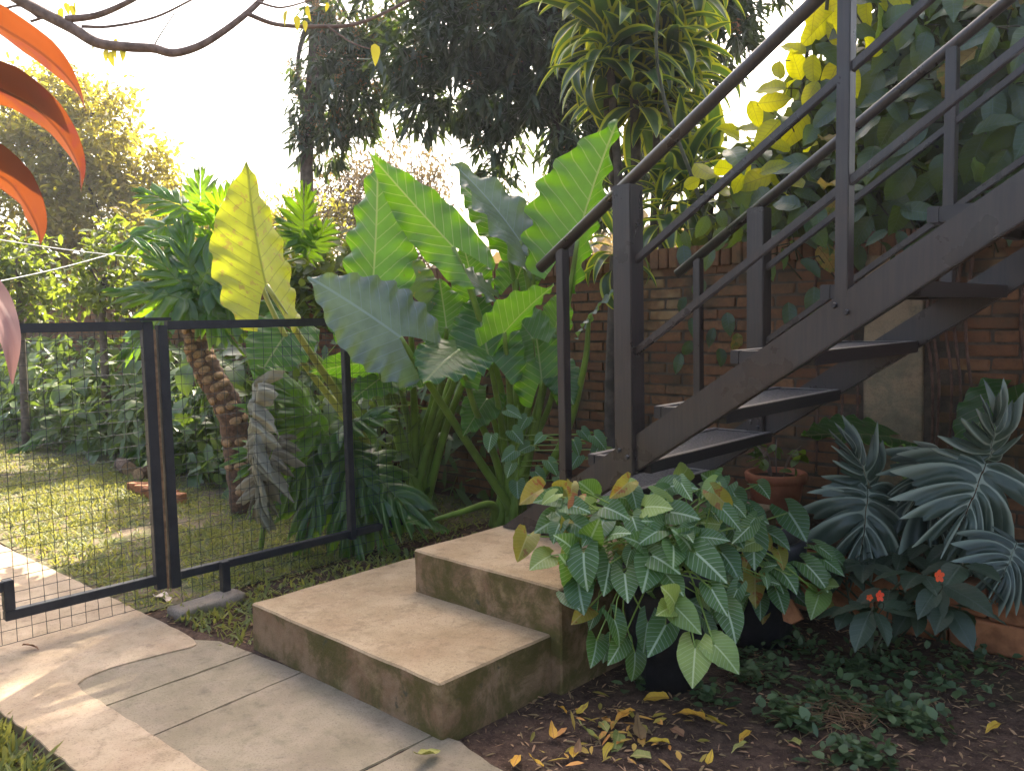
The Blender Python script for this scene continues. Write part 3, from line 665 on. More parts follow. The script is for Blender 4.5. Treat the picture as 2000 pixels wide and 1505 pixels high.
PH = [((372, 585), (250, 570), (.1, .6, -.8)), ((370, 590), (248, 660), (.2, .7, -.7)), ((378, 580), (300, 505), (.2, .5, -.85)), ((390, 575), (430, 640), (-.2, .6, -.8)),
      ((395, 580), (515, 625), (-.3, .6, -.7)), ((395, 570), (480, 540), (-.1, .7, -.7)), ((385, 565), (440, 480), (0, .4, -.9)), ((380, 570), (355, 470), (.1, .5, -.8)),
      ((365, 430), (255, 470), (.2, .6, -.75)), ((385, 420), (300, 375), (.2, .5, -.8)), ((400, 500), (310, 470), (.2, .7, -.7)), ((420, 490), (470, 425), (-.1, .5, .85)),
      ((410, 440), (455, 375), (-.2, .4, .9)), ((395, 430), (385, 360), (.1, .4, -.9)), ((430, 500), (500, 510), (-.2, .7, -.7)), ((590, 470), (600, 390), (0, .5, .85)), ((600, 480), (560, 440), (.2, .5, -.8)), ((600, 500), (640, 440), (-.2, .5, .85))]
for i, (a, t, n) in enumerate(PH):
    D = 6.1+.03*(i % 5) - (.25 if i < 8 else 0); A = at(*a, D); T = at(*t, D-.12); L_ = (T-A).length*rnd.uniform(1.05, 1.2)
    put(ph, LB[i % 4], A, (T-A).normalized()+Vector((0, 0, .15)), cv(*n), L_, rnd.uniform(.9, 1.1))
    stalk(ph, [at(382, 605, 6.2), at((382+a[0])/2+rnd.uniform(-15, 15), (600+a[1])/2-10, 6.18), A], .014, .008)

# ---- low philodendrons behind and beside the fence
lp = thing('philodendron', 'philodendron with one big grey hanging leaf just behind the fence', 'plant', (at(500, 900, 5.2).x, at(500, 900, 5.2).y, -.03))
pb = Vector(lp['_b'])
put(lp, LBd[0], at(500, 745, 4.95), at(458, 1010, 4.85)-at(500, 745, 4.95), cv(-.75, .2, -.6), .74, .72)
put(lp, LBd[1], at(545, 850, 5.0), at(480, 1000, 4.9)-at(545, 850, 5.0), cv(.1, .3, -.9), .45, 1.0)
stalk(lp, [pb, at(540, 800, 5.15), at(500, 745, 4.95)], .018, .01)
lp2 = thing('philodendron', 'dark green philodendron filling the corner between fence and elephant ears', 'plant', (at(640, 960, 5.5).x, at(640, 960, 5.5).y, -.03))
pb2 = Vector(lp2['_b'])
for i, (a, t) in enumerate([((640, 860), (560, 800)), ((630, 880), (540, 930)), ((650, 870), (610, 980)), ((660, 860), (720, 930)), ((650, 850), (700, 800)), ((640, 850), (600, 760)), ((660, 880), (680, 1000)), ((620, 890), (530, 870)), ((700, 900), (780, 960)), ((680, 900), (740, 1000))]):
    A = at(*a, 5.35); T = at(*t, 5.1); put(lp2, LB[i % 4], A, T-A, cv(rnd.uniform(-.3, .3), .7, -.6), (T-A).length*1.25); stalk(lp2, [pb2, (pb2+A)/2+rv(.04), A], .012, .008)
solid('wooden_stick', 'bare brown wooden stick leaning behind the fence', 'stick', MB().tube([at(588, 1060, 5.15), at(612, 1000, 5.2), at(640, 945, 5.3)], [.014, .013, .011], 7), M['bare_wood'], smooth=True)

# ---- blue-grey philodendron under the stairs, right
rp = thing('philodendron', 'philodendron with blue-grey lobed leaves in the raised bed at right', 'plant', (at(1850, 1050, 4.2).x, 4.2, .24))
rpb = Vector(rp['_b'])
RP = [((1695, 950), (1690, 1085), 3.85, (.0, .55, -.85), .36), ((1700, 960), (1688, 870), 3.9, (0, .5, -.85), .30), ((1925, 905), (1890, 1010), 3.6, (.1, .6, -.8), .38), ((1930, 900), (1960, 820), 3.65, (0, .6, -.8), .28),
      ((1840, 890), (1780, 960), 3.9, (.1, .7, -.7), .3), ((1985, 1060), (1955, 1150), 3.35, (.1, .6, -.8), .24), ((1780, 960), (1830, 1000), 3.9, (0, .7, -.7), .3)]
for i, (a, t, D, n, L_) in enumerate(RP):
    A = at(*a, D); T = at(*t, D-.15); put(rp, LBb[i % 3], A, T-A, cv(*n), L_); stalk(rp, [rpb+rv(.05), (rpb+A)/2+Vector((0, 0, .08)), A], .011, .007, M['stem_d'])
ue = thing('elephant_ear_plant', 'dark elephant ear with two arching leaves under the staircase', 'plant', (at(1800, 1000, 4.35).x, 4.35, .24))
ub = Vector(ue['_b'])
for i, (a, t, n, w, dr) in enumerate([((1735, 852, 4.3), (1578, 832, 4.1), (0, .93, -.35), .85, .2), ((1965, 760, 4.0), (1838, 872, 3.9), (-.5, .75, -.3), .7, .9)]):
    A, T = at(*a), at(*t); put(ue, sag('leaf', M['aloc'], W=.42, droop=dr, fold=.1, wave=.06, seed=60+i, ns=36, nt=8), A, T-A, cv(*n), (T-A).length*1.05, w); stalk(ue, [ub, (ub+A)/2+Vector((.05, 0, 0)), A], .018, .009)

# ---- climbing vine over the wall and on the right
VL = [blade('leaf', M['vine'], w_acum, .23+.03*k, droop=.5+.25*k, fold=.25, wave=.07, nw=3, ns=12, nt=3, seed=k) for k in range(3)]
VY = [blade('leaf', M['vine_y'], w_acum, .26, droop=.6, fold=.2, wave=.07, nw=3, ns=10, nt=2, seed=k) for k in range(2)]
VD = [blade('leaf', M['vine_dry'], w_acum, .30, droop=1.2, fold=.5, wave=.2, nw=3, ns=10, nt=2, seed=k) for k in range(2)]
vn = thing('climbing_vine', 'big leaved climbing vine massed over the wall behind the staircase', 'vine', (-1.6, 4.9, -.03))
def vleft(y): return np.interp(y, [-300, 0, 120, 250, 380, 470, 560], [1660, 1600, 1530, 1440, 1330, 1320, 1360])
nv_ = 0; vst = MB()
pts_ = []
for tries in range(9000):
    px, py = rnd.uniform(1320, 2030), rnd.uniform(-40, 560)
    if px < vleft(py): continue
    if py > np.interp(px, [1300, 1400, 1600, 1780, 2120], [560, 520, 520, 480, 430]): continue
    if any((px-a)**2+(py-b)**2 < 30**2 for a, b in pts_): continue
    edge = px-vleft(py)
    Yv = rnd.uniform(4.15, 4.55)+.25*(edge < 120)
    P = onplane(px, py, 1, Yv); pts_.append((px, py))
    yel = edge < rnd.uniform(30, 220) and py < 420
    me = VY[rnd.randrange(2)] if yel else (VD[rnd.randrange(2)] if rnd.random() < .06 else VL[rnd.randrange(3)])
    d = Vector((rnd.uniform(-.7, .7), rnd.uniform(-.6, .1), rnd.uniform(-1.1, .25)))
    n = cv(rnd.uniform(-.5, .5), rnd.uniform(.1, .8), -rnd.uniform(.5, 1)) if not yel else cv(rnd.uniform(-.6, .6), rnd.uniform(0, .6), rnd.choice((-1, 1)))
    L_ = rnd.uniform(.15, .26)*(.8 if py > 380 else 1)
    put(vn, me, P-d.normalized()*L_*.4, d, n, L_)
    b = P-d.normalized()*L_*.4; vst.tube([b, b+Vector((rnd.uniform(-.06, .06), .12, .02)), b+Vector((rnd.uniform(-.1, .1), .3, rnd.uniform(-.15, .05)))], [.003, .004, .005], 4, False)
    nv_ += 1
    if nv_ >= 285: break
# sparse low leaves on the brickwork
for (px, py, L_, a) in [(1395, 640, .13, 0), (1420, 610, .15, 1), (1350, 665, .12, 2), (1440, 650, .12, 3), (1475, 690, .13, 1), (1405, 680, .12, 2), (1330, 690, .14, 0), (1560, 620, .15, 2), (1590, 560, .2, 1), (1540, 590, .18, 0), (1340, 580, .12, 1), (1375, 545, .14, 2), (1350, 620, .13, 0)]:
    P = onplane(px, py, 1, 4.5); put(vn, VL[a % 3] if a < 3 else VD[0], P, Vector((rnd.uniform(-.5, .5), -.25, -.9)), cv(rnd.uniform(-.4, .4), .4, -.8), L_)
kind(part('stem', vst, M['stem_d'], vn), 'stuff')
for k in range(6):
    x = -2.9+.5*k; stalk(vn, [Vector((x, 4.85, -.03)), Vector((x+rnd.uniform(-.1, .1), 4.9, 1.0)), Vector((x+rnd.uniform(-.2, .2), 4.95, 1.9)), Vector((x+rnd.uniform(-.4, .4), 4.8, 3.0)), Vector((x+rnd.uniform(-.3, .5), 4.7, 3.8))], .02, .008, M['stem_d'], 6, 'stem')
P_ = []
while len(P_) < 5200:
    px, py = rnd.uniform(1330, 2300), rnd.uniform(-420, 520)
    if px < vleft(py)+25+rnd.random()*90: continue
    P_.append(tuple(onplane(px, py, 1, rnd.uniform(4.75, 5.7))))
P_ = np.array(P_); D_ = unit(len(P_)); D_[:, 2] = -abs(D_[:, 2]); D_[:, 2] -= .3
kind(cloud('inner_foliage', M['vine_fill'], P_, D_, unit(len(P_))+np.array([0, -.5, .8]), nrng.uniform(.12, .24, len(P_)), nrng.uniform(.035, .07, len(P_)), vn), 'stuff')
for k in range(9):          # aerial roots running down the wall
    x = (-1.40, -1.37, -1.31, -1.27, -1.22, -1.78, -1.86, -.98, -2.0)[k]; zb = (.3, .35, .45, .3, .9, .5, .45, .6, .5)[k]
    stalk(vn, [Vector((x+.03, WY-.03, 1.8)), Vector((x-.015, WY-.028, 1.35)), Vector((x+.02, WY-.03, 1.0)), Vector((x+rnd.uniform(-.04, .04), WY-.03, zb))], .010, .006, M['root'], 6, 'aerial_root')

# ---- dracaenas behind the wall
DL = [blade('leaf', M['drac'], w_strap, .105, droop=d_, fold=.35, ns=12, nt=4, norm=True, twist=tw, seed=k) for k, (d_, tw) in enumerate(((1.2, .3), (1.8, -.5), (2.3, .4), (.8, .2)))]
def dracaena(label, px, py, D, heads, base_off=0):
    b = at(px, py, D); b = Vector((b.x, b.y, -.03))
    o = thing('dracaena', label, 'plant', b)
    for (hx, hy, hD, nl, L_, up) in heads:
        c = at(hx, hy, hD)
        stalk(o, [b+rv(.04)*Vector((1, 1, 0)).length, (b*1.2+c*.8)/2+rv(.03), c], .045, .03, M['bark'], 8, 'trunk')
        for i in range(nl):
            t = i/nl; az = i*2.399+rnd.uniform(-.2, .2); el = up*(1-t)-.9*t+.5+rnd.uniform(-.2, .2)
            d = Vector((math.cos(az)*math.cos(el), math.sin(az)*math.cos(el), math.sin(el)))
            put(o, DL[rnd.randrange(4)], c+Vector((0, 0, .25*(1-t)-.1))+d*.03, d, Vector((0, 0, 1))+rv(.25), L_*rnd.uniform(.8, 1.15), rnd.uniform(.9, 1.25))
    return o
dracaena('tall variegated dracaena with a dense head of yellow striped drooping leaves', 1250, 400, 6.4,
         [(1240, 195, 6.3, 44, .62, .9), (1190, 105, 6.2, 44, .60, .9), (1290, 85, 6.3, 44, .60, .9), (1235, -25, 6.2, 44, .62, 1.0), (1170, 10, 6.4, 30, .60, .9), (1320, 175, 6.4, 40, .55, .9), (1330, -30, 6.4, 30, .6, .9)])
dracaena('shorter variegated dracaena sprouting above the wall below the tall one', 1335, 560, 6.0, [(1345, 390, 6.0, 34, .50, 1.2), (1290, 420, 6.0, 26, .46, 1.1), (1390, 350, 6.1, 26, .5, 1.2)])
dracaena('low dracaena with leaves lying along the wall coping', 1190, 560, 5.6, [(1200, 500, 5.5, 16, .38, .7)])
# ================================================================== SMALL PLANTS, POTS, LITTER
def lathe(prof, n=28, c=(0, 0, 0)):
    mb = MB(); vs = []; fs = []
    for r, z in prof:
        for k in range(n): t = 2*math.pi*k/n; vs.append((c[0]+r*math.cos(t), c[1]+r*math.sin(t), c[2]+z))
    for i in range(len(prof)-1):
        for k in range(n): fs.append((i*n+k, i*n+(k+1) % n, (i+1)*n+(k+1) % n, (i+1)*n+k))
    fs.append(tuple(range(n-1, -1, -1))); return mb.add(vs, fs)
def pot(name, label, c, R_, H_, m, soil=True):
    o = thing(name, label, 'pot', c)
    part('body', lathe([(R_*.72, 0), (R_*.93, H_*.80), (R_*.93, H_*.82), (R_*.86, H_*.84), (R_*.8, H_*.6)], 28, c), m, o, smooth=True)
    part('rim', lathe([(R_*.94, H_*.80), (R_*1.03, H_*.805), (R_*1.06, H_*.97), (R_*1.0, H_), (R_*.9, H_*.99), (R_*.86, H_*.82)], 28, c), m, o, smooth=True)
    part('soil', lathe([(R_*.86, H_*.80), (R_*.80, H_*.885), (R_*.3, H_*.9), (.001, H_*.9)], 20, c), M['soil'], o, smooth=True)
    return o
tp = onplane(1515, 1008, 1, 4.3); TPB = Vector((tp.x, 4.3, tp.z))
pot('terracotta_pot', 'round terracotta pot standing under the staircase', TPB, .158, .25, M['terracotta'])
sg_ = thing('brick_pedestal', 'brick stack carrying the terracotta pot', 'pedestal', (TPB.x, TPB.y, -.03))
for k in range(int((TPB.z+.03)/.07)):
    part('brick', MB().box((TPB.x-.12, TPB.y-.11, -.03+k*.07), (TPB.x+.12, TPB.y+.11, .033+k*.07)), M['brick'], sg_, bevel=.004)
hh = TPB.z-.0-(-.03+int((TPB.z+.03)/.07)*.07)
if hh > .004: part('tile', MB().box((TPB.x-.14, TPB.y-.14, TPB.z-hh), (TPB.x+.14, TPB.y+.14, TPB.z-.001)), M['clay'], sg_)
sp = thing('potted_shrub', 'straggly little shrub growing in the terracotta pot', 'plant', TPB+Vector((0, 0, .22)))
small = [blade('leaf', M['hedge'], w_ell, .3, droop=.6, fold=.2, ns=6, nt=1, seed=k) for k in range(2)]
for k in range(9):
    a = rnd.uniform(0, 6.28); tip = TPB+Vector((math.cos(a)*.14, math.sin(a)*.12, .24+rnd.uniform(.08, .24)))
    stalk(sp, [TPB+Vector((math.cos(a)*.04, math.sin(a)*.04, .22)), TPB+Vector((math.cos(a)*.08, math.sin(a)*.06, .34)), tip], .004, .002, M['twig'], 5, 'stem')
    for j in range(4): put(sp, small[j % 2], TPB.lerp(tip, rnd.uniform(.75, 1)), rv(1)+Vector((0, 0, .2)), Vector((0, 0, 1))+rv(.5), rnd.uniform(.05, .09))

# ---- arrowhead plant in black pots beside the upper step
pA = Vector((-1.78, 2.72, -.03)); pB = Vector((-1.72, 3.35, -.03))
pot('black_pot', 'large black plastic pot hidden under the arrowhead plant by the steps', pA, .18, .48, M['black_pot'])
pot('black_pot', 'black plastic pot in the dark gap behind the arrowhead plant', pB, .20, .46, M['black_pot'])
SY = [sag('leaf', M['syng'], W=.36, lobe=.55, fold=f_, droop=d_, wave=.05, corr=.012, nv=8, k=.7, ns=16, nt=4, seed=80+k) for k, (f_, d_) in enumerate(((.15, .5), (.3, .8), (.1, .3)))]
SYl = [sag('leaf', M['syng_lime'], W=.38, lobe=.52, fold=.15, droop=.6, wave=.05, corr=.012, nv=8, k=.7, ns=18, nt=5, seed=90+k) for k in range(2)]
SYo = [sag('leaf', M['syng_old'], W=.34, lobe=.5, fold=.5, droop=1.0, wave=.12, corr=.01, nv=8, k=.7, ns=14, nt=3, seed=95+k) for k in range(2)]
sy = thing('arrowhead_plant', 'arrowhead plant with pale veined leaves spilling over the upper step', 'plant', pA+Vector((0, 0, .45)))
sA = Vector(sy['_b'])
# leaves read off the photograph: (attach px,py) (tip px,py) distance, kind
SL = [((1060, 955), (1028, 968), 3.3, 'o'), ((1100, 975), (1062, 968), 3.25, 's'), ((1120, 985), (1150, 998), 3.15, 's'), ((1095, 1010), (1050, 1030), 3.2, 's'), ((1085, 1000), (1110, 1020), 3.2, 's'), ((1030, 1045), (1015, 1083), 3.15, 'o'),
      ((1075, 1085), (1040, 1100), 3.1, 'l'), ((1140, 1080), (1140, 1140), 2.95, 's'), ((1150, 1060), (1165, 1025), 3.0, 's'), ((1190, 1045), (1225, 1032), 3.0, 's'), ((1120, 1075), (1105, 1050), 3.0, 's'), ((1270, 1090), (1262, 1140), 2.95, 's'),
      ((1275, 1085), (1325, 1110), 2.95, 's'), ((1260, 1070), (1240, 1045), 3.0, 's'), ((1315, 1065), (1318, 1095), 2.95, 's'), ((1360, 1080), (1412, 1125), 2.95, 's'), ((1350, 1075), (1340, 1045), 3.0, 's'), ((1260, 990), (1295, 985), 3.05, 'l'),
      ((1310, 1000), (1358, 1005), 3.05, 's'), ((1180, 990), (1215, 1000), 3.1, 's'), ((1230, 975), (1200, 965), 3.15, 's'), ((1300, 950), (1345, 945), 3.3, 's'), ((1370, 955), (1395, 975), 3.4, 's'), ((1400, 950), (1380, 930), 3.5, 's'), ((1325, 1030), (1352, 1045), 3.0, 's'),
      ((1430, 960), (1450, 985), 3.5, 's'), ((1120, 1125), (1105, 1095), 3.0, 's'), ((1130, 1140), (1135, 1180), 2.95, 's'), ((1320, 1185), (1362, 1226), 2.85, 'l'), ((1318, 1180), (1310, 1150), 2.85, 'l'), ((1310, 1185), (1295, 1190), 2.85, 'l'),
      ((1358, 1265), (1352, 1328), 2.8, 'l'), ((1395, 1258), (1437, 1298), 2.8, 'l'), ((1390, 1150), (1415, 1195), 2.9, 's'), ((1420, 1190), (1438, 1240), 2.9, 's'), ((1300, 1220), (1270, 1275), 2.9, 'd'), ((1215, 1250), (1195, 1295), 2.95, 'd'), ((1165, 1250), (1162, 1290), 3.0, 'd'),
      ((1470, 1040), (1475, 1100), 3.3, 's'), ((1500, 1100), (1540, 1155), 3.4, 's'), ((1520, 1110), (1555, 1140), 3.4, 's'), ((1460, 1000), (1500, 1020), 3.4, 's'), ((1540, 1000), (1570, 1040), 3.5, 's'), ((1500, 1040), (1545, 1060), 3.4, 's'), ((1600, 1160), (1590, 1190), 3.4, 'l'), ((1605, 1150), (1625, 1135), 3.4, 'l'),
      ((1235, 1010), (1250, 1050), 3.05, 's'), ((1190, 1100), (1185, 1145), 3.0, 's'), ((1220, 1120), (1225, 1165), 2.95, 's'), ((1090, 965), (1110, 945), 3.3, 'o'), ((1160, 965), (1140, 945), 3.3, 's'), ((1215, 955), (1230, 935), 3.3, 'l'), ((1480, 945), (1500, 960), 3.6, 's'), ((1110, 1160), (1130, 1185), 2.95, 's'), ((1150, 1185), (1130, 1205), 3.0, 'o'), ((1335, 925), (1350, 905), 3.4, 'l'), ((1380, 1010), (1410, 1035), 3.2, 's'), ((1430, 1030), (1450, 1065), 3.2, 's'), ((1410, 1080), (1440, 1110), 3.1, 's'), ((1300, 1120), (1330, 1150), 2.95, 's'), ((1180, 1015), (1160, 1050), 3.05, 's')]
for i, (a, t, D, kd) in enumerate(SL):
    A = at(*a, D+.04); T = at(*t, D-.04); d = T-A; L_ = max(.06, min(.155, d.length*1.18))*rnd.uniform(.85, 1.12)
    me = {'s': SY, 'd': SY, 'l': SYl, 'o': SYo}[kd]
    put(sy, me[i % len(me)], A, d, cv(rnd.uniform(-.35, .35), rnd.uniform(.25, .75), -.85), L_, rnd.uniform(.95, 1.25))
    root = sA+Vector((rnd.uniform(-.16, .16), rnd.uniform(-.14, .2), rnd.uniform(-.02, .06)))
    mid = (root+A)/2+Vector((0, 0, max(.03, .10 if A.z < root.z else .05)))
    stalk(sy, [root, mid, A], .0045, .003, M['stalk'], 5)
for i in range(105):
    px = rnd.uniform(1070, 1500); py = rnd.uniform(935, 1180); D = 3.12+rnd.uniform(-.1, .15)
    if py > 1130+(px-1075)*.2 or (px < 1130 and py > 1100): continue
    D += .25*max(0, (px-1400)/100); A = at(px, py, D); L_ = rnd.uniform(.05, .11); k = rnd.random()
    put(sy, (SYo if k < .08 else SYl if k < .22 else SY)[i % 2], A, cv(rnd.uniform(-1, 1), rnd.uniform(-1, .3), -.5), cv(rnd.uniform(-.5, .5), rnd.uniform(.2, .9), -.8), L_, rnd.uniform(.85, 1.2))
    root = sA+Vector((rnd.uniform(-.16, .16), rnd.uniform(-.14, .2), rnd.uniform(-.02, .06))); stalk(sy, [root, (root+A)/2+Vector((0, 0, .05)), A], .004, .0025, M['stalk'], 4)
for i, (px, py) in enumerate([(1165, 1195), (1200, 1210), (1265, 1215), (1190, 1255), (1240, 1275), (1380, 1215), (1400, 1180), (1440, 1150)]):
    A = at(px, py, 2.98+rnd.uniform(-.05, .1)); put(sy, SY[i % 3], A, cv(rnd.uniform(-.6, .6), -1, -.3), cv(rnd.uniform(-.5, .5), rnd.uniform(.1, .7), -.8), rnd.uniform(.07, .115)); root = sA+Vector((rnd.uniform(-.12, .12), rnd.uniform(-.14, .05), 0)); stalk(sy, [root, (root+A)/2+Vector((-.04, -.08, .05)), A], .004, .0025, M['stalk'], 4)
# filler foliage deeper in the clump
sy2 = thing('arrowhead_plant', 'dim arrowhead plant growing behind, towards the terracotta pot', 'plant', pB+Vector((0, 0, .4)))
for i in range(46):
    a = rnd.uniform(0, 6.28); r = rnd.uniform(.05, .34); c = Vector(sy2['_b'])+Vector((math.cos(a)*r, math.sin(a)*r, rnd.uniform(-.22, .12)))
    put(sy2, SY[i % 3] if i % 7 else SYo[0], c, Vector((math.cos(a), math.sin(a), -.5)), Vector((0, 0, 1))+cv(0, .3, -.7)*.8+rv(.3), rnd.uniform(.09, .14)); stalk(sy2, [Vector(sy2['_b']), c], .004, .003, M['stalk'], 4)

# pothos climbing the elephant ear stalks
po = thing('pothos_vine', 'variegated pothos climbing the elephant ear stalks near the stairs', 'vine', at(1010, 960, 5.5)); po.location.z = -.02; po['_b'] = tuple(po.location)
PO = [sag('leaf', M['syng'], W=.42, lobe=.2, fold=.15, droop=.5, wave=.04, corr=.005, ns=14, nt=4, seed=120+k) for k in range(2)]
for px, py in [(990, 800), (1030, 815), (960, 850), (1035, 870), (1005, 880), (1000, 905), (1045, 920), (1010, 940), (1070, 900), (1120, 860), (1135, 840), (1160, 850), (1090, 930), (1060, 850), (1080, 960), (1130, 890), (1170, 870), (1000, 840)]:
    D = 4.9+rnd.uniform(-.15, .15); A = at(px, py, D); put(po, PO[rnd.randrange(2)], A, cv(rnd.uniform(-.9, .9), -rnd.uniform(.2, 1), -.3), cv(rnd.uniform(-.3, .3), .5, -.8), rnd.uniform(.075, .12)); stalk(po, [A, A+Vector((0, .08, -.03)), at(1010, py+10, 5.3)], .004, .004, M['stalk'], 4)
stalk(po, [Vector(po['_b']), at(1012, 940, 5.3), at(1015, 860, 5.28), at(1012, 790, 5.25)], .008, .005)

# ---- impatiens with orange flowers
IL = [blade('leaf', M['imp'], w_acum, .27, droop=.5, fold=.2, wave=.05, ns=10, nt=3, seed=k) for k in range(3)]
pet = MB()
for k in range(5):
    a = k*2*math.pi/5; c, s = math.cos(a), math.sin(a); vs = [(0, 0, 0)]+[(c*(.62+.42*math.cos(t))-s*.40*math.sin(t), s*(.62+.42*math.cos(t))+c*.40*math.sin(t), .12+.1*math.cos(t)+.01*k) for t in np.linspace(-2.6, 2.6, 9)]
    pet.add(vs, [(0, i, i+1) for i in range(1, 9)])
PETM = pet.mesh('flower', M['petal'], True)
def impatiens(label, bx, by, flowers, whorls):
    b = G(bx, by, -.03); o = thing('impatiens', label, 'plant', b)
    for (px, py, D, nl, L_) in whorls:
        c = at(px, py, D); stalk(o, [b+rv(.03)*1, (b+c)/2+rv(.03), c], .006, .004, M['stem_d'], 5, 'stem')
        for i in range(nl):
            a = i*2*math.pi/nl+rnd.random()*.6; d = Vector((math.cos(a), math.sin(a), rnd.uniform(-.7, .1)))
            put(o, IL[i % 3], c+d*.02, d, Vector((0, 0, 1))+rv(.3), L_*rnd.uniform(.75, 1.2))
    for (px, py, D, s) in flowers:
        A = at(px, py, D); put(o, PETM, A, cv(rnd.uniform(-.3, .3), 1, 0), cv(rnd.uniform(-.3, .3), .4, -.9), s, 1, 'flower')
        stalk(o, [A, A+Vector((0, .05, -.05)), at(px, py+35, D+.08)], .002, .002, M['stem_d'], 4, 'flower_stem')
    return o
impatiens('impatiens with two small orange flowers low on the dark soil', 1700, 1290, [(1698, 1166, 3.14, .013), (1717, 1163, 3.12, .021)], [(1705, 1185, 3.25, 7, .17), (1660, 1190, 3.3, 6, .14), (1740, 1150, 3.4, 7, .15), (1650, 1120, 3.6, 6, .14), (1690, 1100, 3.6, 7, .15)])
impatiens('impatiens with a single orange flower in front of the clay blocks', 1840, 1250, [(1833, 1124, 3.05, .023)], [(1838, 1140, 3.2, 8, .19), (1850, 1180, 3.15, 6, .16), (1800, 1120, 3.3, 7, .16), (1880, 1100, 3.3, 7, .16), (1790, 1180, 3.3, 5, .14)])
impatiens('leafy impatiens without flowers in the shade at right', 1760, 1240, [], [(1760, 1080, 3.7, 7, .16), (1810, 1060, 3.7, 7, .16), (1870, 1060, 3.6, 7, .16), (1930, 1100, 3.5, 7, .15), (1720, 1070, 3.8, 7, .15), (1600, 1080, 3.9, 7, .14), (1560, 1100, 3.9, 6, .13)])
solid('clay_shard', 'broken orange clay tile leaning beside the dark pot', 'tile', MB().add([at(*q) for q in ((1522, 1165, 3.5), (1545, 1170, 3.5), (1567, 1208, 3.45), (1545, 1218, 3.42), (1530, 1212, 3.42), (1526, 1165, 3.53), (1549, 1170, 3.53), (1571, 1208, 3.48), (1549, 1219, 3.45), (1534, 1212, 3.45))], [(0, 1, 2, 3, 4), (9, 8, 7, 6, 5)]+[(i, 5+i, 5+(i+1) % 5, (i+1) % 5) for i in range(5)]), M['clay'])

# ---- fallen leaves, each its own
FL = {k: [blade('fallen_leaf', M[k], w_lance, .19, droop=dr, fold=.4, wave=.2, nw=2, ns=9, nt=2, twist=tw, seed=s) for s, (dr, tw) in enumerate(((.5, .4), (-.6, -.5), (.9, .2)))] for k in ('dry_y', 'dry_g', 'dry_b', 'dry_w')}
cn = {'dry_y': 'yellow', 'dry_g': 'olive green', 'dry_b': 'brown', 'dry_w': 'bleached pale'}
FLL = [(1100, 1388, 'dry_y', .09, 'upright against the lower step side'), (1140, 1392, 'dry_y', .10, 'close to the lower step on the soil'), (1215, 1397, 'dry_y', .15, 'left of the dark pot, curled'), (1345, 1395, 'dry_y', .19, 'largest, below the hanging lime leaf'),
       (1390, 1415, 'dry_y', .15, 'just right of the largest fallen leaf'), (1452, 1438, 'dry_y', .12, 'lone, right of the leaf cluster'), (1178, 1418, 'dry_g', .13, 'upper left of the soil cluster'), (1080, 1435, 'dry_y', .11, 'flat, near the step corner'),
       (1208, 1450, 'dry_g', .17, 'standing at the middle of the cluster'), (1282, 1450, 'dry_y', .13, 'right side of the cluster, pointing up'), (1145, 1438, 'dry_g', .15, 'left of the cluster, lying slanted'), (1245, 1475, 'dry_g', .14, 'lower right of the cluster'),
       (1122, 1468, 'dry_y', .13, 'crumpled, below the slanted leaf'), (1245, 1432, 'dry_b', .18, 'curled between the cluster leaves'), (1185, 1465, 'dry_y', .12, 'low in the cluster'), (1010, 1485, 'dry_y', .12, 'by the mossy slab edge'),
       (1045, 1496, 'dry_y', .10, 'at the bottom edge by the slab'), (1548, 1447, 'dry_g', .12, 'beside the weeds at right'), (1938, 1422, 'dry_y', .12, 'alone at the far right on bare soil'), (1388, 1488, 'dry_y', .09, 'small, at the bottom right of the soil'),
       (1275, 1362, 'dry_y', .17, 'under the arrowhead plant'), (1443, 1460, 'dry_g', .11, 'pale, under the lone yellow leaf'), (830, 1486, 'dry_g', .19, 'on the mossy slab corner'), (64, 1262, 'dry_b', .12, 'alone on the path inside the gate'),
       (320, 1168, 'dry_w', .26, 'on the soil beside the kerb block'), (1130, 1468, 'dry_b', .10, 'half buried near the slab'), (1555, 1462, 'dry_b', .08, 'small, among the weeds'), (1320, 1430, 'dry_b', .12, 'shrivelled, right of the cluster')]
for i, (px, py, k, L_, w) in enumerate(FLL):
    L_ *= .7
    zz = .016 if (py < 1270 and px < 100) else (.006 if px == 830 else -.016)
    P = G(px, py, zz); a = rnd.uniform(0, 6.28); d = Vector((math.cos(a), math.sin(a), rnd.uniform(.02, .22)))
    o = link('fallen_leaf', FL[k][i % 3], None, frame(P-d*L_*.5+Vector((0, 0, .012)), d, Vector((0, 0, 1))+rv(.35)) @ Matrix.Diagonal((L_, L_, L_, 1)))
    tag(o, '%s fallen leaf %s' % (cn[k], w), 'leaf', 'fallen leaves')

sc2 = np.array([tuple(G(rnd.gauss(1215, 80), rnd.gauss(1432, 36), -.012)) for _ in range(60)]); D_ = unit(60); D_[:, 2] *= .15
o = kind(cloud('leaf_litter', M['litter_y'], sc2, D_, unit(60)*.5+np.array([0, 0, 1]), nrng.uniform(.03, .075, 60), nrng.uniform(.006, .013, 60)), 'stuff'); tag(o, 'shrivelled yellow and brown leaf scraps on the soil by the lower step', 'litter')
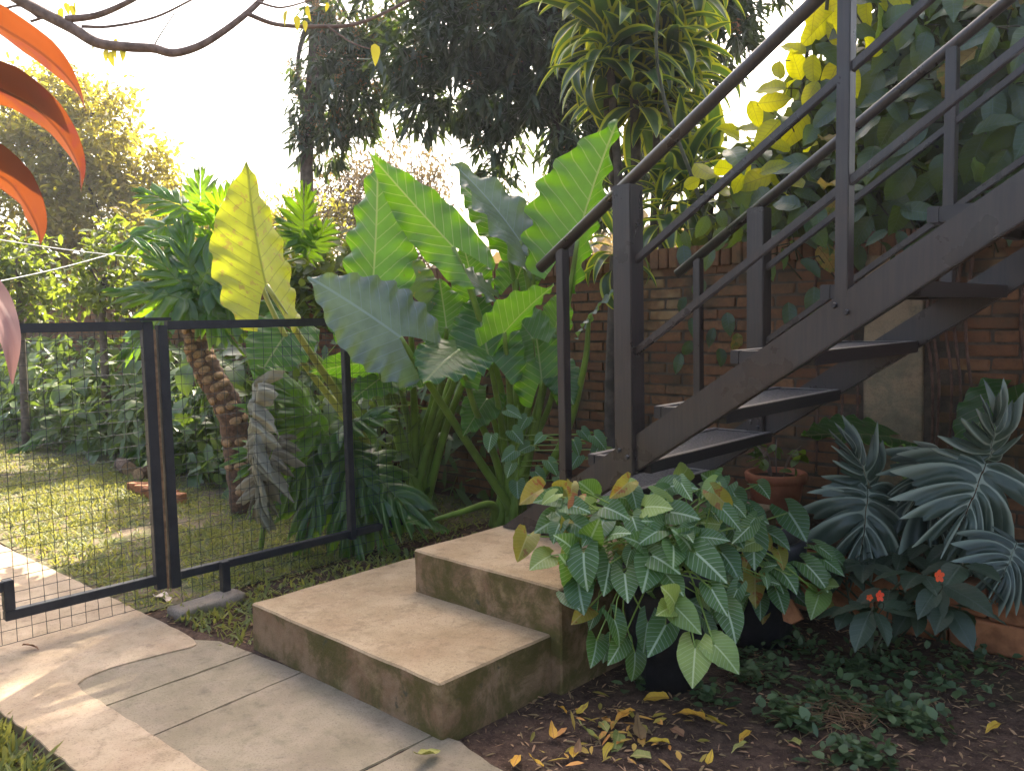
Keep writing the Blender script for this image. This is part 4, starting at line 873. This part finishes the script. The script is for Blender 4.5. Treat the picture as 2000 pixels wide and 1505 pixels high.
# ---- grass, weeds, litter (uncountable)
def scatter_region(n, x0, x1, y0, y1, dens=None):
    P = np.stack([nrng.uniform(x0, x1, n), nrng.uniform(y0, y1, n), np.full(n, -.022)], 1)
    from mathutils import noise as mn
    k = np.array([mn.noise(Vector((p[0]*1.3, p[1]*1.3, dens or 0)))+.35*mn.noise(Vector((p[0]*6, p[1]*6, 3))) for p in P]); return P[k > nrng.uniform(-.6, .35, n)]
def turf(name, m, P, L0, L1, w, flat, label=None):
    n = len(P); D_ = unit(n); D_[:, 2] = abs(D_[:, 2])*flat+.25
    o = cloud(name, m, P, D_, unit(n)*.4+np.array([0, 0, 1]), nrng.uniform(L0, L1, n), nrng.uniform(.6, 1.2, n)*w); kind(o, 'stuff')
    tag(o, label, 'ground cover'); return o
lx = np.concatenate([scatter_region(40000, -9, -4.1, 1.66, 4.4), scatter_region(20000, -16, -9, 1.6, 4.4), scatter_region(12000, -16, -4.1, -1, .84), scatter_region(6000, -4.1, -1.2, -.2, .84)])
lx = lx[(lx[:, 1] < 3.2) | (nrng.random(len(lx)) < .4)]
turf('grass', M['grass'], lx, .03, .085, .006, .7, 'sunlit short green lawn beyond the gate and beside the path')
fx = scatter_region(5200, -3.7, -2.3, .2, .83, 5); turf('grass', M['grass'], fx, .05, .12, .008, .9, 'tuft of lush grass at the lower left corner beside the path')
gx = np.concatenate([scatter_region(1900, -4.0, -3.32, 1.72, 3.2, 2), scatter_region(900, -4.6, -3.4, 2.2, 4.0, 2)])
turf('weeds', M['grass'], gx, .03, .085, .008, .8, 'tufts of weeds between the fence and the concrete steps')
wx = []
for (px, py, r, n) in [(1540, 1400, .16, 200), (1600, 1370, .15, 160), (1730, 1400, .2, 260), (1790, 1420, .18, 240), (1480, 1330, .2, 260), (1390, 1370, .12, 140), (1640, 1310, .22, 200), (1700, 1330, .25, 220), (1650, 1480, .15, 160), (1560, 1420, .1, 120), (1850, 1350, .25, 180), (1750, 1290, .3, 240), (1550, 1270, .2, 180), (1900, 1300, .25, 200), (1450, 1290, .18, 150), (1700, 1490, .14, 140), (1250, 1345, .1, 60)]:
    n = int(n*.42); r *= .62; c = G(px, py, -.025); wx.append(np.stack([nrng.normal(c.x, r*.5, n), nrng.normal(c.y, r*.5, n), nrng.uniform(-.025, .03, n)], 1))
wx = np.concatenate(wx); n = len(wx); D_ = unit(n); D_[:, 2] = abs(D_[:, 2])*.4+.1
o = cloud('weeds', M['weed'], wx, D_, unit(n)*.4+np.array([0, 0, 1]), nrng.uniform(.02, .062, n), nrng.uniform(.006, .022, n)); kind(o, 'stuff'); tag(o, 'low round leaved weeds creeping over the dark soil at right', 'ground cover')
L1_ = np.stack([nrng.uniform(-2.1, -.2, 2600), nrng.uniform(1.85, 3.9, 2600), nrng.uniform(-.028, -.018, 2600)], 1)
L2_ = np.stack([nrng.uniform(-5.2, -3.3, 2200), nrng.uniform(1.7, 4.4, 2200), nrng.uniform(-.026, -.015, 2200)], 1)
ss = G(1640, 1400, -.02); L3_ = np.stack([nrng.normal(ss.x, .05, 160), nrng.normal(ss.y, .07, 160), nrng.uniform(-.025, .03, 160)], 1)
LL = np.concatenate([L1_, L2_, L3_]); n = len(LL); D_ = unit(n); D_[:, 2] *= .12
o = cloud('litter', M['litter'], LL, D_, unit(n)*.3+np.array([0, 0, 1]), np.where(np.arange(n) >= n-160, nrng.uniform(.05, .13, n), nrng.uniform(.012, .055, n)), np.where(np.arange(n) >= n-160, .0016, nrng.uniform(.0012, .006, n))); kind(o, 'stuff'); tag(o, 'scattered twigs and crumbled leaf litter on the soil', 'litter')
# ================================================================== HEDGE, FOREGROUND LEAVES, TREES
HL = [blade('leaf', M['hedge'], w_acum, .20+.03*k, droop=.7+.3*k, fold=.25, wave=.05, nw=3, ns=9, nt=2, seed=k) for k in range(3)]
LBh = LB
hedge_words = ['nearest the gate post', 'second along from the gate post', 'third along from the gate post', 'fourth along the wall', 'fifth along the wall', 'sixth along the wall', 'seventh along the wall', 'eighth along, near the far end', 'farthest, at the end of the lawn']
for i, w in enumerate(hedge_words):
    X = -5.6-.95*i; Yb = 3.55+.1*math.sin(i*2.3)
    o = thing('leafy_plant', 'bushy green plant in the border under the wall, %s' % w, 'plant', (X, Yb, -.03), 'border plants along the wall')
    for j in range(34):
        a = rnd.uniform(0, 6.28); h = rnd.uniform(.05, 1.15)*(1 if j % 3 else .5); r = rnd.uniform(.05, .5)
        c = Vector((X+math.cos(a)*r*1.1, Yb+.25+math.sin(a)*r*.8, h)); d = Vector((math.cos(a), math.sin(a)-.35, rnd.uniform(-.9, .5)))
        if j % 9 == 0: put(o, LBh[j % 4], c, d, Vector((0, -.4, 1))+rv(.3), rnd.uniform(.35, .5))
        else: put(o, HL[j % 3], c, d, Vector((0, -.5, 1))+rv(.4), rnd.uniform(.24, .42), rnd.uniform(.8, 1.3))
        if j % 2: stalk(o, [Vector((X+rnd.uniform(-.1, .1), Yb+.2, -.03)), Vector((X, Yb+.2, h*.6)), c], .007, .004, M['stalk'], 4)
hb = []
for k in range(5200):
    x = rnd.uniform(-16, -4.4); y = rnd.uniform(3.3, 4.55); hb.append((x, y, rnd.uniform(0, 1.25)*min(1, .45+(y-3.3)*.9)))
hb = np.array(hb); n = len(hb); D_ = unit(n); D_[:, 2] -= .4
o = kind(cloud('undergrowth', M['hedge'], hb, D_, unit(n)*.5+np.array([0, -.5, .8]), nrng.uniform(.10, .24, n), nrng.uniform(.02, .05, n)), 'stuff'); tag(o, 'dense dark undergrowth filling the border against the wall', 'undergrowth')

# logs lying at the border
for (a, b, r, w) in (((250, 880, 8.0), (235, 872, 8.3), .07, 'reddish short log lying at the lawn edge by the gate'), ((268, 893, 7.7), (300, 900, 7.9), .065, 'cut log with pale end at the lawn edge by the gate')):
    A, B_ = at(*a), at(*b); A.z = B_.z = r-.03
    t = thing('log', w, 'log', (A.x, A.y, -.03)); part('bark', MB().tube([A, B_], r, 12), M['phil_bark'], t, smooth=False); dd = (A-B_).normalized()
    part('cut_end', MB().tube([A-dd*.001, A+dd*.006], r*.9, 12), M['scar'], t)
# clay edging
ce = thing('border_edging', 'orange clay edging stones between lawn and border', 'edging', (-7.2, 3.3, 0))
for k in range(5):
    p = at(275+k*14, 905+k*4, 7.2-.12*k); link('clay_block', clm[0], ce, Matrix.Translation((p.x, p.y, -.05)) @ Matrix.Rotation(.5, 4, 'Z') @ Matrix.Scale(.8, 4))

# ---- red leaves in the foreground left
def ribbon(name, m, pts, widths, nrm, parent, fold=.25, nt=3):
    P = spline(pts, 6); k = len(P); vs = []; uvs = []
    for i, p in enumerate(P):
        d = (P[min(i+1, k-1)]-P[max(i-1, 0)]).normalized(); s = i/(k-1); nn = Vector(nrm[0]).lerp(Vector(nrm[1]), s); x = d.cross(nn).normalized(); z = x.cross(d)
        w = float(np.interp(s, np.linspace(0, 1, len(widths)), widths))
        for j in range(-nt, nt+1):
            t = j/nt; vs.append(p+x*(t*w)+z*(abs(t)*w*fold+.08*w*t*t*math.sin(9*s+t))); uvs.append((t*w, s))
    n = 2*nt+1
    return part(name, MB().add(vs, [(i*n+j, i*n+j+1, (i+1)*n+j+1, (i+1)*n+j) for i in range(k-1) for j in range(n-1)], uvs), m, parent, smooth=True)
rc = at(-230, 320, 1.45)
red = thing('cordyline', 'red leaved cordyline reaching in from the left edge', 'plant', (rc.x, rc.y, -.03))
stalk(red, [Vector((rc.x, rc.y, -.03)), Vector((rc.x+.02, rc.y, .7)), rc, at(-220, 60, 1.45)], .018, .012, M['bark'], 8, 'stem')
N1 = cv(.25, .75, -.6)
ribbon('leaf', M['red'], [at(-225, 60, 1.45), at(-90, 10, 1.42), at(20, 65, 1.40), at(100, 120, 1.38), at(145, 170, 1.37), at(168, 218, 1.36)], [.006, .036, .044, .036, .016, .001], (cv(.5, .7, .5), cv(.6, .5, .6)), red)
ribbon('leaf', M['red'], [at(-225, 200, 1.42), at(-70, 160, 1.38), at(40, 195, 1.36), at(108, 250, 1.34), at(150, 320, 1.33), at(158, 374, 1.33)], [.006, .044, .056, .046, .026, .001], (cv(.5, .7, .5), cv(.7, .3, .6)), red)
ribbon('leaf', M['red'], [at(-225, 330, 1.40), at(-110, 300, 1.36), at(0, 345, 1.34), at(40, 385, 1.33), at(70, 440, 1.32), at(78, 480, 1.32)], [.006, .046, .062, .054, .03, .001], (cv(.5, .7, .5), cv(.6, .2, .7)), red)
ribbon('leaf', M['pinkleaf'], [at(-225, 480, 1.40), at(-110, 480, 1.34), at(-22, 580, 1.32), at(16, 660, 1.31), at(24, 750, 1.31)], [.006, .026, .03, .018, .001], (cv(.5, .7, -.4), cv(.8, .1, -.5)), red)

# ---- bare branch overhead
bt_ = at(-620, -100, 3.2)
br = thing('bare_branch_tree', 'bare pinkish branch arching across the sky at upper left', 'tree', (bt_.x, bt_.y, -.03))
bbase = Vector(br['_b'])
stalk(br, [bbase, bbase+Vector((.03, .02, 1.4)), bt_+Vector((0, 0, .1)), bt_+Vector((.05, 0, .9))], .09, .055, M['twig'], 10, 'trunk')
def limb(pts, r0, r1, name='branch'): stalk(br, [at(*p) for p in pts], r0, r1, M['twig'], 8, name)
limb([(-620, -120, 3.2), (-250, -150, 3.1), (-60, -60, 3.0), (55, 10, 3.0), (140, 55, 3.0), (190, 84, 3.0), (250, 92, 3.0), (300, 95, 3.0), (338, 104, 3.0), (385, 92, 3.0), (430, 66, 3.02), (480, 28, 3.05), (520, -10, 3.1), (590, -80, 3.15)], .024, .009)
limb([(130, 38, 3.0), (190, 30, 3.0), (255, 2, 3.0), (330, -40, 3.0)], .014, .007)
limb([(480, 26, 3.05), (540, 48, 3.08), (620, 52, 3.1), (700, 46, 3.12), (790, 5, 3.15), (840, -30, 3.2)], .009, .005)
limb([(0, 20, 3.0), (40, 12, 3.0), (75, 35, 3.0)], .005, .003, 'twig'); limb([(160, 52, 3.0), (215, 52, 3.0), (300, 35, 3.0), (370, 2, 3.0), (400, -15, 3.0)], .006, .003, 'twig')
limb([(60, 42, 3.0), (100, 34, 3.0), (140, 58, 3.0)], .005, .004, 'twig'); limb([(505, 5, 3.06), (550, 15, 3.06), (610, 0, 3.06)], .005, .003, 'twig'); limb([(300, 92, 3.0), (312, 70, 3.0), (345, 20, 3.0)], .003, .002, 'twig'); limb([(640, 52, 3.1), (690, 85, 3.1), (740, 100, 3.1)], .004, .002, 'twig')
tl = [blade('leaf', leaf_mat('branch_leaf', (.30, .27, .04), (.8, .7, .05), rough=.5, trans=.5, var=.3, hue=.04), w_lance, .22, droop=.3, fold=.25, ns=7, nt=1, seed=3)]
for px, py in [(128, 5), (140, 10), (120, 15), (148, 2), (185, 82), (208, 96), (222, 90), (240, 95), (226, 75), (215, 100), (732, 85), (560, 20), (595, 40), (580, 30), (600, 10), (640, 5)]:
    put(br, tl[0], at(px, py, 3.0), cv(rnd.uniform(-.3, .3), -1, 0), cv(rnd.uniform(-1, 1), 0, -1), rnd.uniform(.035, .06) if px != 732 else .08)

# ---- clothes lines
for (a, b, w) in (((-80, 455, 6.0), (300, 505, 7.2), 'thin white cord stretched across the left garden'), ((-60, 560, 6.0), (230, 492, 7.5), 'second thin white cord sloping up to the right')):
    A, B_ = at(*a), at(*b); solid('cord', w, 'cord', MB().tube([A.lerp(B_, t)-Vector((0, 0, .02*math.sin(math.pi*t))) for t in np.linspace(0, 1, 9)], .0045, 5), M['cord'])

# ---- trees behind the wall
def tree(name, label, base_px, D, trunk_r, trunk_pts, blobs, m, per, nleaf, L_, W_, droop=.6, mt='bark', blossom=0, spread=.16, limbs=8, group=None):
    """blobs: (px, py, distance, radius in photo pixels)"""
    b = at(*base_px, D); b.z = -.03
    o = thing(name, label, 'tree', b, group)
    tp_ = [b]+[at(*p) for p in trunk_pts]; stalk(o, tp_, trunk_r, trunk_r*.55, M[mt], 10, 'trunk')
    bl = []
    for (px, py, d, r) in blobs:
        c = at(px, py, d); rr = r*d/FPX; bl.append((np.array(c), np.array((rr, rr, rr*.9))))
    C, U = blob_pts(bl, per)
    lm = MB()
    for (c, r) in bl[:limbs]:
        s = tp_[-1].lerp(tp_[max(0, len(tp_)-2)], rnd.random()*.6); c = Vector(c); lm.tube(spline([s, s.lerp(c, .5)+rv(.25), c], 5), [trunk_r*.4-(trunk_r*.32)*i/10 for i in range(11)], 6)
    if limbs: part('limbs', lm, M[mt], o, smooth=True)
    n = len(C)*nleaf; P = np.repeat(C, nleaf, 0)+nrng.normal(size=(n, 3))*spread*.5; Dn = unit(n)+np.repeat(U, nleaf, 0)*.5; Dn[:, 2] -= droop
    cloud('crown', m, P, Dn, unit(n)*.6+np.array([0, 0, 1]), nrng.uniform(.7, 1.25, n)*L_, nrng.uniform(.7, 1.2, n)*W_, o)
    if blossom:
        k = nrng.choice(len(C), min(blossom, len(C)), False); q = np.repeat(C[k], 26, 0); n2 = len(q); t = nrng.random((n2, 1)); q = q+np.array([0, 0, 1])*t*.22+nrng.normal(size=(n2, 3))*.05
        cloud('blossom', M['mango_fl'], q, unit(n2)+np.array([0, 0, .6]), unit(n2), nrng.uniform(.04, .09, n2), np.full(n2, .012), o)
    return o
mango_blobs = [(850, 70, 12.5, 100), (940, 40, 12.2, 120), (900, 170, 12.5, 85), (1000, 170, 12.3, 95), (965, 285, 12.6, 42), (975, 345, 12.6, 35), (1085, 230, 12.5, 105), (1180, 100, 12.5, 150), (1370, 60, 12.8, 110), (1110, 320, 12.6, 45), (1040, 60, 12, 130),
               (900, -120, 12.5, 150), (1080, -150, 12.5, 240), (1280, -150, 12.5, 220), (1080, -330, 12.8, 180), (1260, -420, 12.8, 230), (960, -330, 12.8, 120), (830, 210, 12.4, 55), (790, 110, 12.4, 60), (1300, -900, 13, 170), (1280, -850, 13, 200), (1420, -700, 13, 170), (1290, -650, 13, 170), (985, -745, 13, 150), (1085, -820, 13, 130), (1180, -730, 13, 120), (1450, -120, 13, 150), (1420, -380, 13, 200), (1300, -640, 13, 180), (1230, 260, 12.8, 100), (1150, 380, 12.9, 60), (1300, 300, 12.9, 80)]  # high clumps above the view are added and placed to shade steps and path
tree('mango_tree', 'big dark mango tree in blossom towering behind the wall', (1110, 640), 13, .26, [(1108, 420, 13), (1100, 330, 13), (1090, 150, 12.8), (1080, -150, 12.7)], mango_blobs, M['mango'], 105, 16, .27, .033, .75, 'bark_dark', 260, .13, 14)
tree('slender_tree', 'slim tree with bare grey trunk and ragged narrow foliage left of the mango', (600, 640), 14, .13, [(600, 400, 14), (600, 300, 14), (612, 100, 14), (622, -80, 14)],
     [(620, 140, 14, 55), (600, 220, 14, 48), (650, 230, 13.8, 50), (690, 180, 13.8, 60), (640, 290, 14, 40), (600, 280, 14, 36), (720, 130, 13.8, 50), (680, 80, 13.8, 55), (740, 60, 13.8, 50), (720, 220, 13.8, 36), (690, 250, 14, 30), (640, 60, 14, 50), (760, 160, 13.8, 45), (660, 150, 13.8, 60), (750, 10, 13.8, 60), (670, 20, 13.8, 60), (620, 40, 14, 35)], M['mango'], 95, 14, .26, .031, .8, 'bark', 120, .13, 8)
tree('yellow_tree', 'sunlit yellow leaved tree at the far left above the border', (120, 640), 17, .16, [(120, 480, 17), (118, 300, 17), (90, 200, 17)],
     [(50, 200, 17, 75), (120, 200, 17, 70), (210, 230, 17, 70), (180, 330, 16.5, 90), (90, 320, 16.5, 100), (270, 330, 17, 75), (310, 400, 17, 70), (200, 430, 16.5, 95), (60, 430, 16, 110), (370, 430, 17, 50), (10, 300, 16.5, 80), (300, 480, 16, 90), (130, 520, 16, 90), (30, 540, 16, 90)], M['ytree'], 140, 16, .17, .04, .2, 'bark', 0, .3, 12)
tree('scrub_tree', 'dry brownish scrubby tree far behind the elephant ears', (760, 640), 20, .14, [(760, 520, 20), (765, 380, 20)],
     [(780, 330, 20, 70), (735, 400, 20, 75), (820, 400, 20, 60), (700, 330, 20.5, 45), (660, 370, 20, 50), (780, 470, 19.5, 80), (690, 450, 19.5, 70), (840, 480, 19.5, 60), (620, 400, 20, 45), (850, 350, 20.5, 35)], M['scrub'], 110, 14, .15, .03, .1, 'bark', 0, .35, 9)
tree('scrub_tree', 'small dry tree far away in the gap beside the mango trunk', (1068, 640), 20, .10, [(1068, 480, 20), (1070, 400, 20)], [(1070, 370, 20, 28), (1065, 420, 20, 30), (1085, 460, 20, 35), (1120, 440, 20, 40)], M['scrub'], 110, 14, .15, .03, .1, 'bark', 0, .3, 4)
tree('distant_shrub', 'low yellowish shrub on the skyline between the two tall trees', (500, 640), 19, .08, [(500, 520, 19), (500, 440, 19)], [(440, 420, 19, 40), (490, 425, 19, 45), (545, 410, 19, 40), (580, 430, 19, 45), (650, 420, 19, 45), (520, 480, 18.5, 70), (430, 490, 18.5, 60), (620, 490, 18.5, 70)], M['ytree'], 110, 14, .15, .03, .1, 'bark', 0, .3, 5)
tree('green_shrub', 'leafy green shrub rising above the wall left of the philodendron', (200, 700), 9.5, .05, [(200, 600, 9.5), (205, 540, 9.5)], [(200, 540, 9.5, 65), (250, 520, 9.3, 60), (150, 570, 9.5, 50), (230, 590, 9.3, 50), (280, 570, 9.2, 45), (225, 470, 9.5, 45)], M['greenfill'], 260, 10, .11, .03, .3, 'bark', 0, .14, 6)
tree('green_shrub', 'leafy green shrub at the far left edge above the wall', (40, 700), 10, .05, [(40, 610, 10), (40, 560, 10)], [(30, 560, 10, 60), (80, 590, 10, 50), (-30, 520, 10, 70), (60, 500, 10, 45)], M['greenfill'], 240, 10, .13, .035, .3, 'bark', 0, .14, 4)
tree('green_shrub', 'dense green shrub behind the elephant ears just over the wall', (640, 700), 8.2, .05, [(640, 600, 8.2), (630, 540, 8.2)], [(600, 520, 8.2, 60), (650, 500, 8.2, 60), (560, 560, 8.2, 60), (700, 560, 8, 50), (640, 590, 8, 60), (780, 570, 8, 45)], M['greenfill'], 260, 10, .13, .04, .3, 'bark', 0, .14, 6)
# foliage belt far behind, closing the skyline
belt = []
for k in range(9000):
    a = rnd.uniform(-.75, .8); d = rnd.uniform(22, 30); p = _f0*d+_r0*d*math.tan(a); belt.append((p[0], p[1], rnd.uniform(0, 3.4+.8*math.sin(a*9))))
belt = np.array(belt); n = len(belt)
o = kind(cloud('far_woodland', M['scrub'], belt, unit(n)+np.array([0, 0, -.3]), unit(n), nrng.uniform(.3, .6, n), nrng.uniform(.1, .2, n)), 'stuff'); tag(o, 'hazy band of distant woodland behind the garden', 'woodland')

# ---- the humid backlit air
hz = MB().box((-62, -62, -1.2), (62, 62, 18))
hm = bpy.data.materials.new('haze'); hm.use_nodes = True; hn = hm.node_tree; hn.nodes.clear()
vo = hn.nodes.new('ShaderNodeVolumePrincipled'); vo.inputs['Color'].default_value = (.9, .94, 1, 1); vo.inputs['Density'].default_value = .0014; vo.inputs['Anisotropy'].default_value = .45
ho = hn.nodes.new('ShaderNodeOutputMaterial'); hn.links.new(vo.outputs[0], ho.inputs['Volume'])
kind(link('haze', hz.mesh('haze', hm)), 'stuff')
for o in list(bpy.data.objects):
    if '_b' in o: del o['_b']
